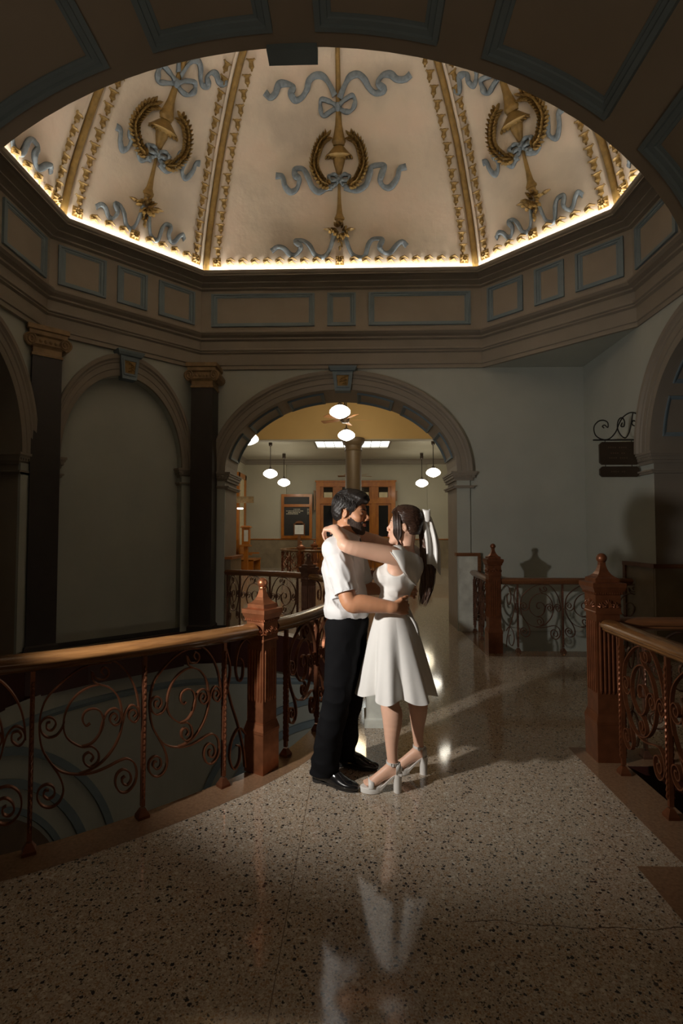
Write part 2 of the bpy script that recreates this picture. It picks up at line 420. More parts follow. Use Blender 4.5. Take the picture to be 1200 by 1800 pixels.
# dark wainscot with wooden cap on the right wall and round the arch jamb
t = thing('wall_panelling', 'dark wooden wainscot panelling on the right wall beside the corridor arch', 'panelling')
mb = MB(); mb.fbox(Fr, ucr+1.045, 5.97, .0, .035, 0, 1.08); mb.fbox(Fr, ucr+1.0, ucr+1.035, -.6, .035, 0, 1.08); mb.build('panel', M['wains'], t)
mb = MB(); mb.fbox(Fr, ucr+.99, 6.0, -.6, .06, 1.08, 1.13); mb.fbox(Fr, 5.94, 6.0, .0, .055, 0, 1.08); mb.build('wooden_cap', M['railr'], t)
# ---- near arch (the camera looks out from under it)
Fn, Ln = frame((-6.0, YN), (5.5, YN))
ucn = 6.0-.27
mb = MB(); wall_arch(mb, Fn, Ln, -4.3, 5.3, ucn, AA, AB, SPR, 0, 2.6, back=True); struct(mb.build('wall_near', M['soffit']))
mb = MB(); wall_reveal(mb, Fn, ucn, AA, AB, SPR, 0, 2.6, n=80); struct(mb.build('trim_14', M['soffit'], autosm=.3))
pan = [(.095, .635), (.83, 1.36)]
segs = []
for x0, x1 in pan: segs += [(ang(x1), ang(x0)), (PI-ang(x0), PI-ang(x1))]
segs += [(.03, ang(1.50)), (PI-ang(1.50), PI-.03)]
mb = soffit_panels(Fn, ucn, AA, AB, SPR, -1.7, -.10, segs, w=.06, h=.03); struct(mb.build('trim_15', M['blue']))
mb = MB()
for s in (-1, 1):
    def Sj(u, v, n, s=s): return Fn(ucn+s*(AA-n), v, u)
    surf_frame(mb, Sj, .3, 2.2, -1.7, -.2, FR(.06, .03, 1), 4, 4)
struct(mb.build('trim_16', M['blue']))
mb = MB(); mb.fbox(Fn, ucn-.115-.02, ucn+.115-.02, -.02, .06, 3.70, 3.97); o = mb.build('keystone', M['blue']); tag(o, 'plain blue keystone at the crown of the near arch, against the dome', 'keystone')
# room behind the camera
mb = MB(); mb.box((0, -2.3, 2.2), (11.5, .2, 4.6)); struct(mb.build('wall_back', M['soffit']))
# ---- entablature
def octo(hf, hx, hy, ch):   # counter-clockwise plan seen from above, inward = left
    return [(CX+hf, CY+hy), (CX-hf, CY+hy), (CX-hx, CY+hy-ch), (CX-hx, CY-hy+ch), (CX-hf, CY-hy), (CX+hf, CY-hy), (CX+hx, CY-hy+ch), (CX+hx, CY+hy-ch)]
W8 = octo(2.22, 3.78, 2.85, 1.56)
prof = [(-.02, ZB-.004), (.03, ZB-.004), (.03, 4.12), (.045, 4.13), (.045, 4.30), (.075, 4.32), (.075, 4.335), (.095, 4.35), (.095, 4.37), (.06, 4.385), (.06, 4.50), (.10, 4.52), (.10, 4.545), (.15, 4.57), (.18, 4.60), (.18, 4.62), (.10, 4.65), (.085, 4.66)]
mb = MB(); sweep_h(mb, W8, prof)
struct(mb.build('trim_17', M['trim']))
mb = MB(); sweep_h(mb, W8, [(.085, 4.655), (.085, 5.30)]); struct(mb.build('trim_18', M['soffit']))
prof = [(.085, 5.295), (.13, 5.31), (.13, 5.33), (.17, 5.345), (.22, 5.36), (.22, 5.375), (.30, 5.39), (.37, 5.41), (.40, 5.43), (.41, 5.45), (.41, 5.47), (.375, 5.47), (.375, 5.40), (.0, 5.40)]
mb = MB(); sweep_h(mb, W8, prof); struct(mb.build('trim_19', M['trim']))
# soffit filling the square corner at the right
mb = MB(); mb.cap([(XR+.2, YF+.2, ZB), (CX+2.0, YF+.2, ZB), (CX+2.22, YF, ZB), (CX+3.78, CY+2.85-1.56, ZB), (XR+.2, CY+2.85-1.6, ZB)]); struct(mb.build('ceiling_corner', M['wall']))
# blue framed panels on the drum
mb = MB()
def drum(i, rects):
    A, B = Vector(W8[i]), Vector(W8[(i+1) % 8]); F, L = frame(A, B)
    def S(u, v, n): return F(u*L, .085+n, v)
    k = 1/L
    for u0, u1 in rects: surf_frame(mb, S, u0, u1, 4.72, 5.24, [(a*k*1.5, b, c) for a, b, c in FR(.06, .03, 1)], 2, 2)
drum(0, [(.045, .40), (.445, .545), (.59, .955)])
D3 = [(.07, .33), (.41, .60), (.67, .94)]
drum(1, D3); drum(7, [(1-b, 1-a) for a, b in D3]); drum(2, [(.05, .36), (.42, .58), (.64, .95)]); drum(6, [(.05, .36), (.42, .58), (.64, .95)])
struct(mb.build('trim_20', M['blue']))
# ---- dome
R8 = octo(2.09, 3.54, 2.60, 1.42)
SS = [0, .03, .06, .1, .15, .2, .3, .4, .6, .8, 1]; ZZ = [0, .45, .8, 1.15, 1.55, 1.88, 2.4, 2.75, 3.25, 3.5, 3.6]
_zs = crom(list(zip(SS, ZZ)), 6)
def zs(s): return float(np.interp(s, [p[0] for p in _zs], [p[1] for p in _zs])) if s >= 0 else s*15
ZD = 5.40
SL = [p[0] for p in _zs]
mb = MB()
rows = []
for s in SL: rows.append([(CX+(x-CX)*(1-s), CY+(y-CY)*(1-s), ZD+zs(s)) for x, y in R8])
mb.grid(rows, closev=True)
struct(mb.build('ceiling_dome', M['dome']))
mb = MB(); mb.cap([(x, y, 9.6) for x, y in ((-7, -2.4), (7, -2.4), (7, 9), (-7, 9))]); mb.grid([[(x, y, 4.5), (x, y, 9.6)] for x, y in ((-7, -2.4), (7, -2.4), (7, 9), (-7, 9))], closeu=True)
struct(mb.build('ceiling_light_block', M['shadow']))  # unseen closed box over the dome, added to keep outside light out
# cove lights behind the lip
mb = MB(); sweep_h(mb, octo(2.22, 3.78, 2.85, 1.56), [(.345, 5.452), (.345, 5.462), (.305, 5.462), (.305, 5.452)])
o = mb.build('cove_light', M['led']); tag(o, 'warm strip light hidden behind the cornice lip under the painted dome', 'light')
# gore mapping
class Gore:
    def __init__(s, i, ka=1):
        A, B = Vector(R8[i]), Vector(R8[(i+1) % 8]); s.C = Vector((CX, CY))
        s.m = (A+B)/2; s.e = (A-B).normalized(); s.L = (B-A).length; s.ka = ka
        s.d = s.m-s.C; N = 300; s.arc = [0]
        for k in range(N): s.arc.append(s.arc[-1]+math.hypot(s.d.length/N, zs((k+1)/N)-zs(k/N)))
        s.s = [k/N for k in range(N+1)]
    def sw(s, w): return float(np.interp(w, s.arc, s.s))
    def P(s, a, w, n=0):
        t = s.sw(w); t2 = t+.01
        p = s.C+s.d*(1-t)+s.e*(a*s.ka); p2 = s.C+s.d*(1-t2)+s.e*(a*s.ka)
        P0 = Vector((p.x, p.y, ZD+zs(t))); P1 = Vector((p2.x, p2.y, ZD+zs(t2)))
        up = (P1-P0).normalized(); ex = Vector((s.e.x, s.e.y, 0)); nr = ex.cross(up)
        if nr.dot(Vector((CX, CY, ZD))-P0) < 0: nr = -nr
        return P0+nr*n
    def basis(s, a, w):
        P = s.P(a, w); up = (s.P(a, w+.02)-P).normalized(); ex = Vector((s.e.x, s.e.y, 0)); nr = (s.P(a, w, 1)-P).normalized()
        return P, ex, up, nr
    def width(s, w): return s.L*(1-s.sw(w))
topR=[(0.086,2.349),(0.161,2.495),(0.234,2.592),(0.343,2.617),(0.434,2.56),(0.509,2.458),(0.601,2.405),(0.71,2.44),(0.627,2.514),(0.688,2.597),(0.796,2.609),(0.889,2.552),(0.998,2.549),(1.076,2.603)]
topL=[(0.022,2.38),(-0.041,2.499),(-0.13,2.599),(-0.239,2.615),(-0.332,2.561),(-0.373,2.461),(-0.45,2.374),(-0.544,2.346),(-0.596,2.421),(-0.556,2.494),(-0.646,2.532),(-0.757,2.527),(-0.818,2.426),(-0.895,2.383),(-0.965,2.443)]
bowL=[(0.03,2.275),(-0.062,2.322),(-0.173,2.339),(-0.185,2.249),(-0.159,2.158),(-0.065,2.187),(0.029,2.238)]
bowR=[(0.085,2.274),(0.178,2.347),(0.271,2.375),(0.308,2.3),(0.252,2.211),(0.159,2.198),(0.085,2.237)]
midL=[(-0.039,1.263),(-0.117,1.248),(-0.234,1.207),(-0.331,1.268),(-0.386,1.389),(-0.461,1.508),(-0.576,1.51),(-0.579,1.426),(-0.522,1.374),(-0.564,1.255),(-0.663,1.214),(-0.739,1.292),(-0.773,1.412),(-0.87,1.431)]
midR=[(0.154,1.26),(0.232,1.225),(0.348,1.223),(0.464,1.289),(0.521,1.424),(0.558,1.524),(0.73,1.538),(0.703,1.437),(0.675,1.336),(0.734,1.259),(0.831,1.257),(0.925,1.366),(0.96,1.483),(1.055,1.515)]
lowL=[(0.0,0.66),(-0.086,0.406),(-0.187,0.304),(-0.306,0.334),(-0.384,0.467),(-0.482,0.542),(-0.601,0.534),(-0.523,0.45),(-0.584,0.357),(-0.684,0.349),(-0.782,0.435),(-0.882,0.456),(-0.973,0.4)]
lowR=[(0.13,0.66),(0.231,0.383),(0.33,0.297),(0.449,0.304),(0.507,0.472),(0.586,0.553),(0.714,0.542),(0.675,0.432),(0.745,0.356),(0.844,0.364),(0.941,0.465),(1.019,0.501),(1.089,0.445)]
TC = .069
wrL=[(-0.108,1.91),(-0.204,1.816),(-0.264,1.687),(-0.286,1.556),(-0.25,1.437),(-0.155,1.317),(-0.039,1.263)]
wrR=[(0.243,1.91),(0.346,1.826),(0.404,1.698),(0.420,1.55),(0.378,1.43),(0.291,1.317),(0.175,1.263)]
def ribbon_mesh(G, pts, hw=.036, off=.012, ruffle=.016):
    pts = [(a-TC, w) for a, w in pts]
    P = crom(pts, 7); rows = []; n = len(P)
    for i, p in enumerate(P):
        q = P[min(i+1, n-1)]-P[max(i-1, 0)]; q = q/max(1e-6, np.hypot(*q)); nn = (-q[1], q[0])
        k = i/(n-1); wv = hw*(1-.1*sin(k*31))*(1 if k < .93 else 1.15)
        tw = .5*sin(k*22)
        rw = []
        for j in (-1, -.5, 0, .5, 1):
            h = off+ruffle*(1+sin(k*22+1.3))*.9+.010*(1-j*j)+.012*j*tw+.003*sin(k*160)
            ww = wv*(.72+.28*abs(cos(k*11+.5)))
            rw.append((p[0]+nn[0]*ww*j, p[1]+nn[1]*ww*j, h))
        rows.append(rw)
    mb = MB()
    top = [[G.P(a, w, h) for a, w, h in r] for r in rows]; bot = [[G.P(r[0][0], r[0][1], 0)] + [G.P(a, w, h-.012) for a, w, h in r[1:-1]] + [G.P(r[-1][0], r[-1][1], 0)] for r in rows]
    loops = [t+list(reversed(b)) for t, b in zip(top, bot)]
    mb.grid(loops, closev=True); mb.cap(loops[0]); mb.cap(loops[-1])
    return mb
def leaf(mb, G, a, w, dx, dw, L=.11, wd=.034, lift=.03):
    l = math.hypot(dx, dw); dx, dw = dx/l, dw/l; nx, nw = -dw, dx; rows = []
    for k, ww in ((0, .1), (.2, .75), (.45, 1), (.75, .7), (1, .05)):
        c = (a+dx*L*k, w+dw*L*k); h = .012+lift*sin(k*PI*.8)
        rows.append([G.P(c[0]-nx*wd*ww/G.ka, c[1]-nw*wd*ww, h*.4), G.P(c[0], c[1], h+.012), G.P(c[0]+nx*wd*ww/G.ka, c[1]+nw*wd*ww, h*.4)])
    mb.grid(rows)
def decorate(gi, gname, ka):
    G = Gore(gi, 1); GR = Gore(gi, ka)
    # torch
    t = thing('plaster_torch', 'gilded relief torch on the dome panel '+gname, 'torch ornament')
    def prof_tube(mb, pr, n=10, flat=.5):
        rows = []
        for w, r in pr:
            P, ex, up, nr = G.basis(0, w)
            rows.append([P+ex*(cos(2*PI*k/n)*r)+nr*(max(0, sin(2*PI*k/n))*r*.8) for k in range(n)])
        mb.grid(rows, closev=True)
    mb = MB(); prof_tube(mb, [(3.1, .03), (2.6, .034), (2.2, .038), (2.05, .05), (1.93, .075), (1.86, .10), (1.84, .10), (1.82, .085), (1.80, .085), (1.79, .06)]); mb.build('upper_handle', M['gold'], t, autosm=.7)
    mb = MB(); prof_tube(mb, [(1.80, .05), (1.78, .08), (1.74, .12), (1.69, .17), (1.665, .20), (1.655, .19), (1.64, .12), (1.63, .09), (1.58, .08), (1.5, .055), (1.43, .035)], 14)
    for k in range(9):
        x = -.16+.04*k; leaf(mb, G, x, 1.69-abs(x)*.1, x*.5, -.1, .07, .02, .07)
    mb.build('torch_cup', M['gold'], t, autosm=.7)
    mb = MB(); prof_tube(mb, [(1.36, .018), (1.24, .022), (1.05, .030), (.92, .045), (.87, .065), (.86, .075), (.83, .075), (.82, .055), (.79, .05)]); mb.build('lower_handle', M['gold'], t, autosm=.7)
    mb = MB(); rnd = random.Random(gi)
    for k in range(34):
        an = rnd.uniform(0, 2*PI); r = rnd.uniform(.01, .10)
        leaf(mb, G, r*cos(an)*1.1, .665+r*sin(an)*.8, cos(an), sin(an)-.3, .070, .024, .10)
    for s in (-1, 1): leaf(mb, G, s*.1, .69, s*1, .05, .14, .028, .04)
    for k in range(9): leaf(mb, G, rnd.uniform(-.03, .03), .62-.022*k, rnd.uniform(-.5, .5), -1, .06, .018, .05)
    mb.build('flower_cluster', M['gold'], t)
    # wreath
    t = thing('plaster_wreath', 'gilded laurel wreath on the dome panel '+gname, 'wreath ornament')
    for arm, pts in (('wreath_branch', wrL), ('wreath_branch', wrR)):
        mb = MB(); P = crom([(a-TC, w) for a, w in pts], 6); P = P[::-1]
        mb.tube([G.P(p[0], p[1], .015) for p in P], .013, 6)
        for i in range(1, len(P)):
            d = P[i]-P[i-1]; d = d/np.hypot(*d); nn = np.array((-d[1], d[0]))
            for s in (-1, 0, 1):
                if i % 2 == (s == 0): continue
                v = d*1.0+nn*s*.95
                leaf(mb, G, P[i][0]+nn[0]*s*.010, P[i][1]+nn[1]*s*.010, v[0], v[1], .095, .024, .075+.02*(s == 0))
            if i % 3 == 0:
                for s in (-1, 1):
                    q = G.P(P[i][0]+nn[0]*s*.03, P[i][1]+nn[1]*s*.03, .05); mb.lathe([(0, -.012), (.010, -.006), (.012, 0), (.010, .006), (0, .012)], q, 6)
        mb.build(arm, M['gold'], t)
    # ribbons
    for nm, segs, hw in (('upper', (topL, topR), .043), ('middle', (midL, midR), .043), ('lower', (lowL, lowR), .037)):
        t = thing('plaster_ribbon', '%s grey blue ribbon on the dome panel %s' % (nm, gname), 'ribbon ornament')
        for sg in segs: ribbon_mesh(GR, sg, hw).build('streamer', M['ribbon'], t, smooth=True)
        if nm == 'upper':
            for sg in (bowL, bowR): ribbon_mesh(G, sg, .03, .03).build('bow_loop', M['ribbon'], t, smooth=True)
            mb = MB(); P, ex, up, nr = G.basis(-.01, 2.25); mb.tube([P-up*.04+nr*.03, P+nr*.065, P+up*.04+nr*.03], [.025, .04, .025], 8); mb.build('knot', M['ribbon'], t, smooth=True)
        if nm == 'middle':
            for s in (-1, 1): ribbon_mesh(G, [(TC, 1.36), (TC+s*.06, 1.42), (TC+s*.15, 1.41), (TC+s*.12, 1.35), (TC, 1.35)], .024, .03).build('bow_loop', M['ribbon'], t, smooth=True)
            for s in (-1, 1): ribbon_mesh(G, [(TC, 1.36), (TC+s*.05, 1.30), (TC+s*.13, 1.25)], .024, .02).build('bow_tail', M['ribbon'], t, smooth=True)
decorate(0, 'straight ahead', 1)
decorate(1, 'left of the middle', .60)
decorate(7, 'right of the middle', .60)
decorate(2, 'at the far left', .8)
decorate(6, 'at the far right', .8)
# bell husks along the ribs and rosettes along the base: one of each kind, then copies
def husk_mesh():
    mb = MB()
    mb.lathe([(0, .045), (.030, .042), (.036, .034), (.024, .024), (.021, .010), (.024, -.006), (.027, -.022), (.016, -.034), (.009, -.040), (.011, -.050), (0, -.062)], n=12)
    mb.v = [(x, z, max(0, y)*.9) for x, y, z in mb.v]
    for s in (-1, 1): mb.tube([(s*.02, .034, .012), (s*.040, .044, .012), (s*.047, .034, .008)], [.008, .006, .003], 5)
    mb.v = [(x*1.4, y*1.35, z*2.0) for x, y, z in mb.v]
    return mb.build('gilded_bellflower', M['gold'])
def ros_mesh():
    mb = MB(); mb.box((0, 0, .006), (.10, .10, .012))
    for k in range(8):
        a = k*PI/4; mb.tube([(0, 0, .02), (.03*cos(a), .03*sin(a), .034), (.05*cos(a), .05*sin(a), .014)], [.008, .014, .004], 5)
    mb.lathe([(.018, .02), (.014, .04), (0, .045)], n=8)
    mb.v = [(x*1.25, y*1.25, z*1.6) for x, y, z in mb.v]
    return mb.build('gilded_rosette', M['gold'])
def scr_mesh():
    mb = MB()
    P = [(.05+-.02*k/10*0 + .028*(1-k/14)*cos(k*.7)-.055, .028*(1-k/14)*sin(k*.7), .016) for k in range(12)]
    mb.tube(P, .010, 6)
    mb.tube([(-.01, .02, .014), (.03, .028, .022), (.075, .01, .012)], [.012, .016, .006], 6)
    mb.tube([(-.02, -.02, .014), (.02, -.005, .024), (.06, -.03, .01)], [.012, .014, .004], 6)
    mb.lathe([(.014, 0), (.014, .02), (0, .026)], c=(-.005, 0, .004), n=8)
    mb.v = [(x*1.3, y*1.35, z*1.8) for x, y, z in mb.v]
    return mb.build('gilded_scroll', M['gold'])
HK, RO, SCR = husk_mesh(), ros_mesh(), scr_mesh()
first = {0: True, 1: True, 2: True}
def place(proto, key, G, a, w, flip=1, label='', cat='', grp='', sc_=1.0):
    P, ex, up, nr = G.basis(a/G.ka, w)
    o = proto if first[key] else proto.copy()
    if not first[key]: COL.objects.link(o)
    first[key] = False
    mw = Matrix(((ex.x*flip, up.x, nr.x, P.x), (ex.y*flip, up.y, nr.y, P.y), (ex.z*flip, up.z, nr.z, P.z), (0, 0, 0, 1)))
    if mw.to_3x3().determinant() < 0: mw = Matrix(((-ex.x*flip, up.x, nr.x, P.x), (-ex.y*flip, up.y, nr.y, P.y), (-ex.z*flip, up.z, nr.z, P.z), (0, 0, 0, 1)))
    o.matrix_world = mw @ Matrix.Scale(sc_, 4); tag(o, label, cat, grp)
names = {0: 'straight ahead', 1: 'left of the middle', 2: 'at the far left', 7: 'right of the middle', 6: 'at the far right'}
for gi in (0, 1, 7, 2, 6):
    G = Gore(gi)
    for s in (1, -1):
        side = 'right' if (s > 0) == (gi in (0, 1, 7, 2, 6)) else 'left'
        if gi == 2 and s < 0: nmax = 12
        elif gi == 6 and s > 0: nmax = 6
        elif gi in (2, 6): nmax = 6 if gi == 2 else 12
        else: nmax = 16 if gi == 0 else 15
        if (gi == 2 and s < 0) or (gi == 6 and s > 0): continue
        for k in range(nmax):
            w = .40+.168*k
            if w > 2.9: break
            a = s*(G.width(w)/2-.17)
            if k < 15: place(HK, 0, G, a, w, label='gilded bellflower at the %s edge of the dome panel %s' % (side, names[gi]), cat='flower ornament', grp='bellflowers at the %s edge of the panel %s' % (side, names[gi]))
            if k == nmax-1 and gi == 0:
                pass
        place(RO, 1, G, s*(G.width(.25)/2-.17), .25, label='square gilded rosette, bottom %s corner of dome panel %s' % (side, names[gi]), cat='rosette')
    W = G.width(.25)/2-.17; n = {0: 20, 1: 9, 7: 9, 2: 10, 6: 10}[gi]
    for k in range(1, n):
        a = -W+2*W*k/n
        if gi in (2, 6) and k % 1: continue
        if k == n//2 and gi in (0, 1, 7):
            place(RO, 1, G, 0 if gi == 0 else a, .25, label='square gilded rosette, bottom middle of dome panel '+names[gi], cat='rosette'); continue
        place(SCR, 2, G, a, .25, 1, 'gilded leaf scroll along the foot of dome panel '+names[gi], 'scroll ornament', 'leaf scrolls along the foot of the panel '+names[gi])
# ribs
def MB_EMPTY(n):
    o = bpy.data.objects.new(n, None); COL.objects.link(o); return o
for j, (vi, nm) in enumerate(((1, 'left of the middle panel'), (0, 'right of the middle panel'), (2, 'on the left side near the arch edge'), (7, 'on the right side near the arch edge'))):
    x, y = R8[vi]; d = Vector((x-CX, y-CY)); pd = Vector((-d.y, d.x)).normalized()
    def rib_pt(s, o, n):
        c = Vector((CX, CY))+d*(1-s)*1.0; s2 = s+.01; c2 = Vector((CX, CY))+d*(1-s2)
        P0 = Vector((c.x, c.y, ZD+zs(s))); P1 = Vector((c2.x, c2.y, ZD+zs(s2))); up = (P1-P0).normalized(); ex = Vector((pd.x, pd.y, 0)); nr = ex.cross(up)
        if nr.dot(Vector((CX, CY, ZD))-P0) < 0: nr = -nr
        return P0+ex*o+nr*n
    t = struct(MB_EMPTY('trim_%d' % (40+j)))
    SR = [q for q in SL if q < .75]
    mb = MB(); mb.grid([[rib_pt(s, o, n) for o, n in ((-.10, -.01), (-.095, .03), (-.06, .03), (-.055, .012), (.055, .012), (.06, .03), (.095, .03), (.10, -.01))] for s in SR]); mb.build('plaster_bed', M['dome'], t, autosm=.5)
    mb = MB(); mb.grid([[rib_pt(s, .045*cos(a), .02+.045*sin(a)) for a in [PI*k/8 for k in range(9)]] for s in SR]); mb.build('gold_rod', M['gold'], t, smooth=True)
# ================================================================= floor and wells
rb = [(-2.75, 2.02), (-2.1, 2.14), (-1.53, 2.416), (-1.125, 2.729), (-.785, 3.07), (-.60, 3.30), (-.45, 3.54), (-.30, 3.94), (-.17, 4.45), (-.10, 5.05), (-.12, 5.70), (-.25, 6.30), (-.46, 6.85), (-.66, 7.18), (-1.0, 7.48), (-1.5, 7.72), (-2.02, 7.88)]
RB = [tuple(p) for p in crom(rb, 8)]
well_left = RB + [(-2.46, YF-.02), (-3.0, 7.30), (-3.55, 6.72), (XL+.03, 6.05), (XL+.03, 2.6), (-3.5, 2.15)]
# edge of the opening lies a little inside the railing line
def offset_path(P, o):
    out = []
    for i, p in enumerate(P):
        a = Vector(P[max(0, i-1)]); b = Vector(P[min(len(P)-1, i+1)]); d = (b-a).normalized(); out.append((p[0]-d.y*o, p[1]+d.x*o))
    return out
well_left = offset_path(RB, .045)[:-2] + [(-2.0, YF-.03), (-2.46, YF-.03), (-3.0, 7.33), (-3.55, 6.78), (XL+.05, 6.15), (XL+.05, 2.6), (-3.5, 2.1), (-2.9, 1.97)]
well_rb = [(1.78, 6.60), (XR-.02, 6.60), (XR-.02, YF-.02), (1.92, YF-.02)]
well_rn = [(1.74, 3.40), (XR-.02, 3.40), (XR-.02, 2.36), (1.74, 2.36)]
def ellipse(cx, cy, rx, ry, n=64, a0=0): return [(cx+rx*cos(2*PI*k/n+a0), cy+ry*sin(2*PI*k/n+a0)) for k in range(n)]
FWX, FWY, FRX, FRY = 0.0, 18.45, 2.60, 1.95
well_far = ellipse(FWX, FWY, FRX, FRY)
def fill2d(name, outer, holes, z, m):
    cu = bpy.data.curves.new(name, 'CURVE'); cu.dimensions = '2D'; cu.fill_mode = 'BOTH'
    for loop in [outer]+holes:
        sp = cu.splines.new('POLY'); sp.points.add(len(loop)-1); sp.use_cyclic_u = True
        for p, q in zip(sp.points, loop): p.co = (q[0], q[1], 0, 1)
    ob = bpy.data.objects.new('tmp', cu); COL.objects.link(ob)
    dg = bpy.context.evaluated_depsgraph_get(); dg.update()
    me = bpy.data.meshes.new_from_object(ob.evaluated_get(dg)); bpy.data.objects.remove(ob); bpy.data.curves.remove(cu)
    for v in me.vertices: v.co.z = z
    bm = bmesh.new(); bm.from_mesh(me)
    for f in bm.faces:
        f.normal_update()
        if f.normal.z < 0: f.normal_flip()
    bm.to_mesh(me); bm.free()
    me.materials.clear(); me.materials.append(m); me.name = name
    o = bpy.data.objects.new(name, me); COL.objects.link(o); return o
outer = [(-6.2, -2.4), (6.2, -2.4), (6.2, 1), (8.2, 3.5), (8.2, 6.6), (6.2, 9), (6.2, 22.2), (-6.2, 22.2)]
struct(fill2d('floor', outer, [well_left, well_rb, well_rn, well_far], 0, M['terr']))
# slab edges of the wells
def strip(path, z0, z1, closed=True):
    mb = MB(); mb.grid([[(x, y, z0), (x, y, z1)] for x, y in path], closeu=closed); return mb
for i, (w, cl) in enumerate(((well_left, True), (well_rb[:2], False), ([well_rn[3], well_rn[0], well_rn[1]], False), (well_far, True))): struct(strip(w, -.52, 0, cl).build('trim_%d' % (21+i), M['fascia']))
# brown borders, raised a hair
def border(path, o0, o1, name, closed=False, z=.0012):
    a, b = offset_path(path, o0), offset_path(path, o1)
    mb = MB(); mb.grid([[(p[0], p[1], z), (q[0], q[1], z)] for p, q in zip(a, b)], closeu=closed); return struct(mb.build(name, M['border']))
border(RB, .045, -.17, 'trim_25')
def slab(name, pts, z=.0012): mb = MB(); mb.cap([(x, y, z) for x, y in pts]); return struct(mb.build(name, M['border']))
slab('trim_26', [(1.48, 2.40), (1.48, 3.68), (1.74, 3.68), (1.74, 2.40)])
slab('trim_27', [(1.26, .2), (1.26, 2.40), (1.74, 2.40), (1.74, .2)])
slab('trim_28', [(1.74, 3.40), (1.74, 3.68), (XR, 3.68), (XR, 3.40)])
slab('trim_29', [(1.60, 6.32), (1.60, 7.9), (1.80, 7.9), (1.80, 6.60), (XR, 6.60), (XR, 6.32)])
# brown skirting and dark band round the back of the left well
mb = MB(); mb.grid([[(x, y, 0), (x, y, .07)] for x, y in ((-2.0, YF-.04), (-2.46, YF-.04), (XL+.04, 6.42), (XL+.04, 2.5))]); struct(mb.build('baseboard_left', M['base']))
# storey below
low = Path([(3.9, YF-.05), (-2.0, YF-.05)] + [tuple(p) for p in crom([(-2.0, YF-.05), (-2.7, 7.72), (-3.4, 7.1), (-3.85, 6.4), (XL+.03, 5.7)], 6)][1:] + [(XL+.03, 1.2)])
FL = pframe(low)
mb = MB(); mb.grid([[FL(u, 0, -.5), FL(u, 0, -4.4)] for u in [low.len*k/90 for k in range(91)]]); struct(mb.build('wall_lower', M['wall']))
mb = MB(); U = [low.len*k/90 for k in range(91)]
mb.grid([[FL(u, 0, -.82), FL(u, .02, -.81), FL(u, .03, -.77), FL(u, .02, -.735), FL(u, 0, -.72)] for u in U])
uf = 3.9-CX; ul = low.len-(5.0-1.2)-.05
def low_arch(uc, a, b, spr):
    for a0, a1 in ((a, a+.09), (a-.36, a-.26), (a-.62, a-.55)):
        rows = []
        for i in range(49):
            t = PI*i/48; k = b/a
            rows.append([FL(uc+r*cos(t), p, spr+r*k*sin(t)) for r, p in ((a0, 0), (a0, .05), (a1, .05), (a1, 0))])
        mb.grid(rows)
low_arch(uf, 2.1, 2.0, -3.05); low_arch(ul, 2.25, 2.15, -3.05)
struct(mb.build('trim_30', M['blue']))
mb = MB(); rows = []
for i in range(25):
    t = PI*i/24; rows.append([FL(ul+1.6*cos(t), .012, -3.05+1.5*sin(t)), FL(ul+1.6*cos(t), .012, -4.3)])
mb.grid(rows); struct(mb.build('wall_lower_archway', M['shadow']))
mb = MB(); mb.box((0, 10, -4.45), (14, 26, .1)); struct(mb.build('floor_lower', M['border']))
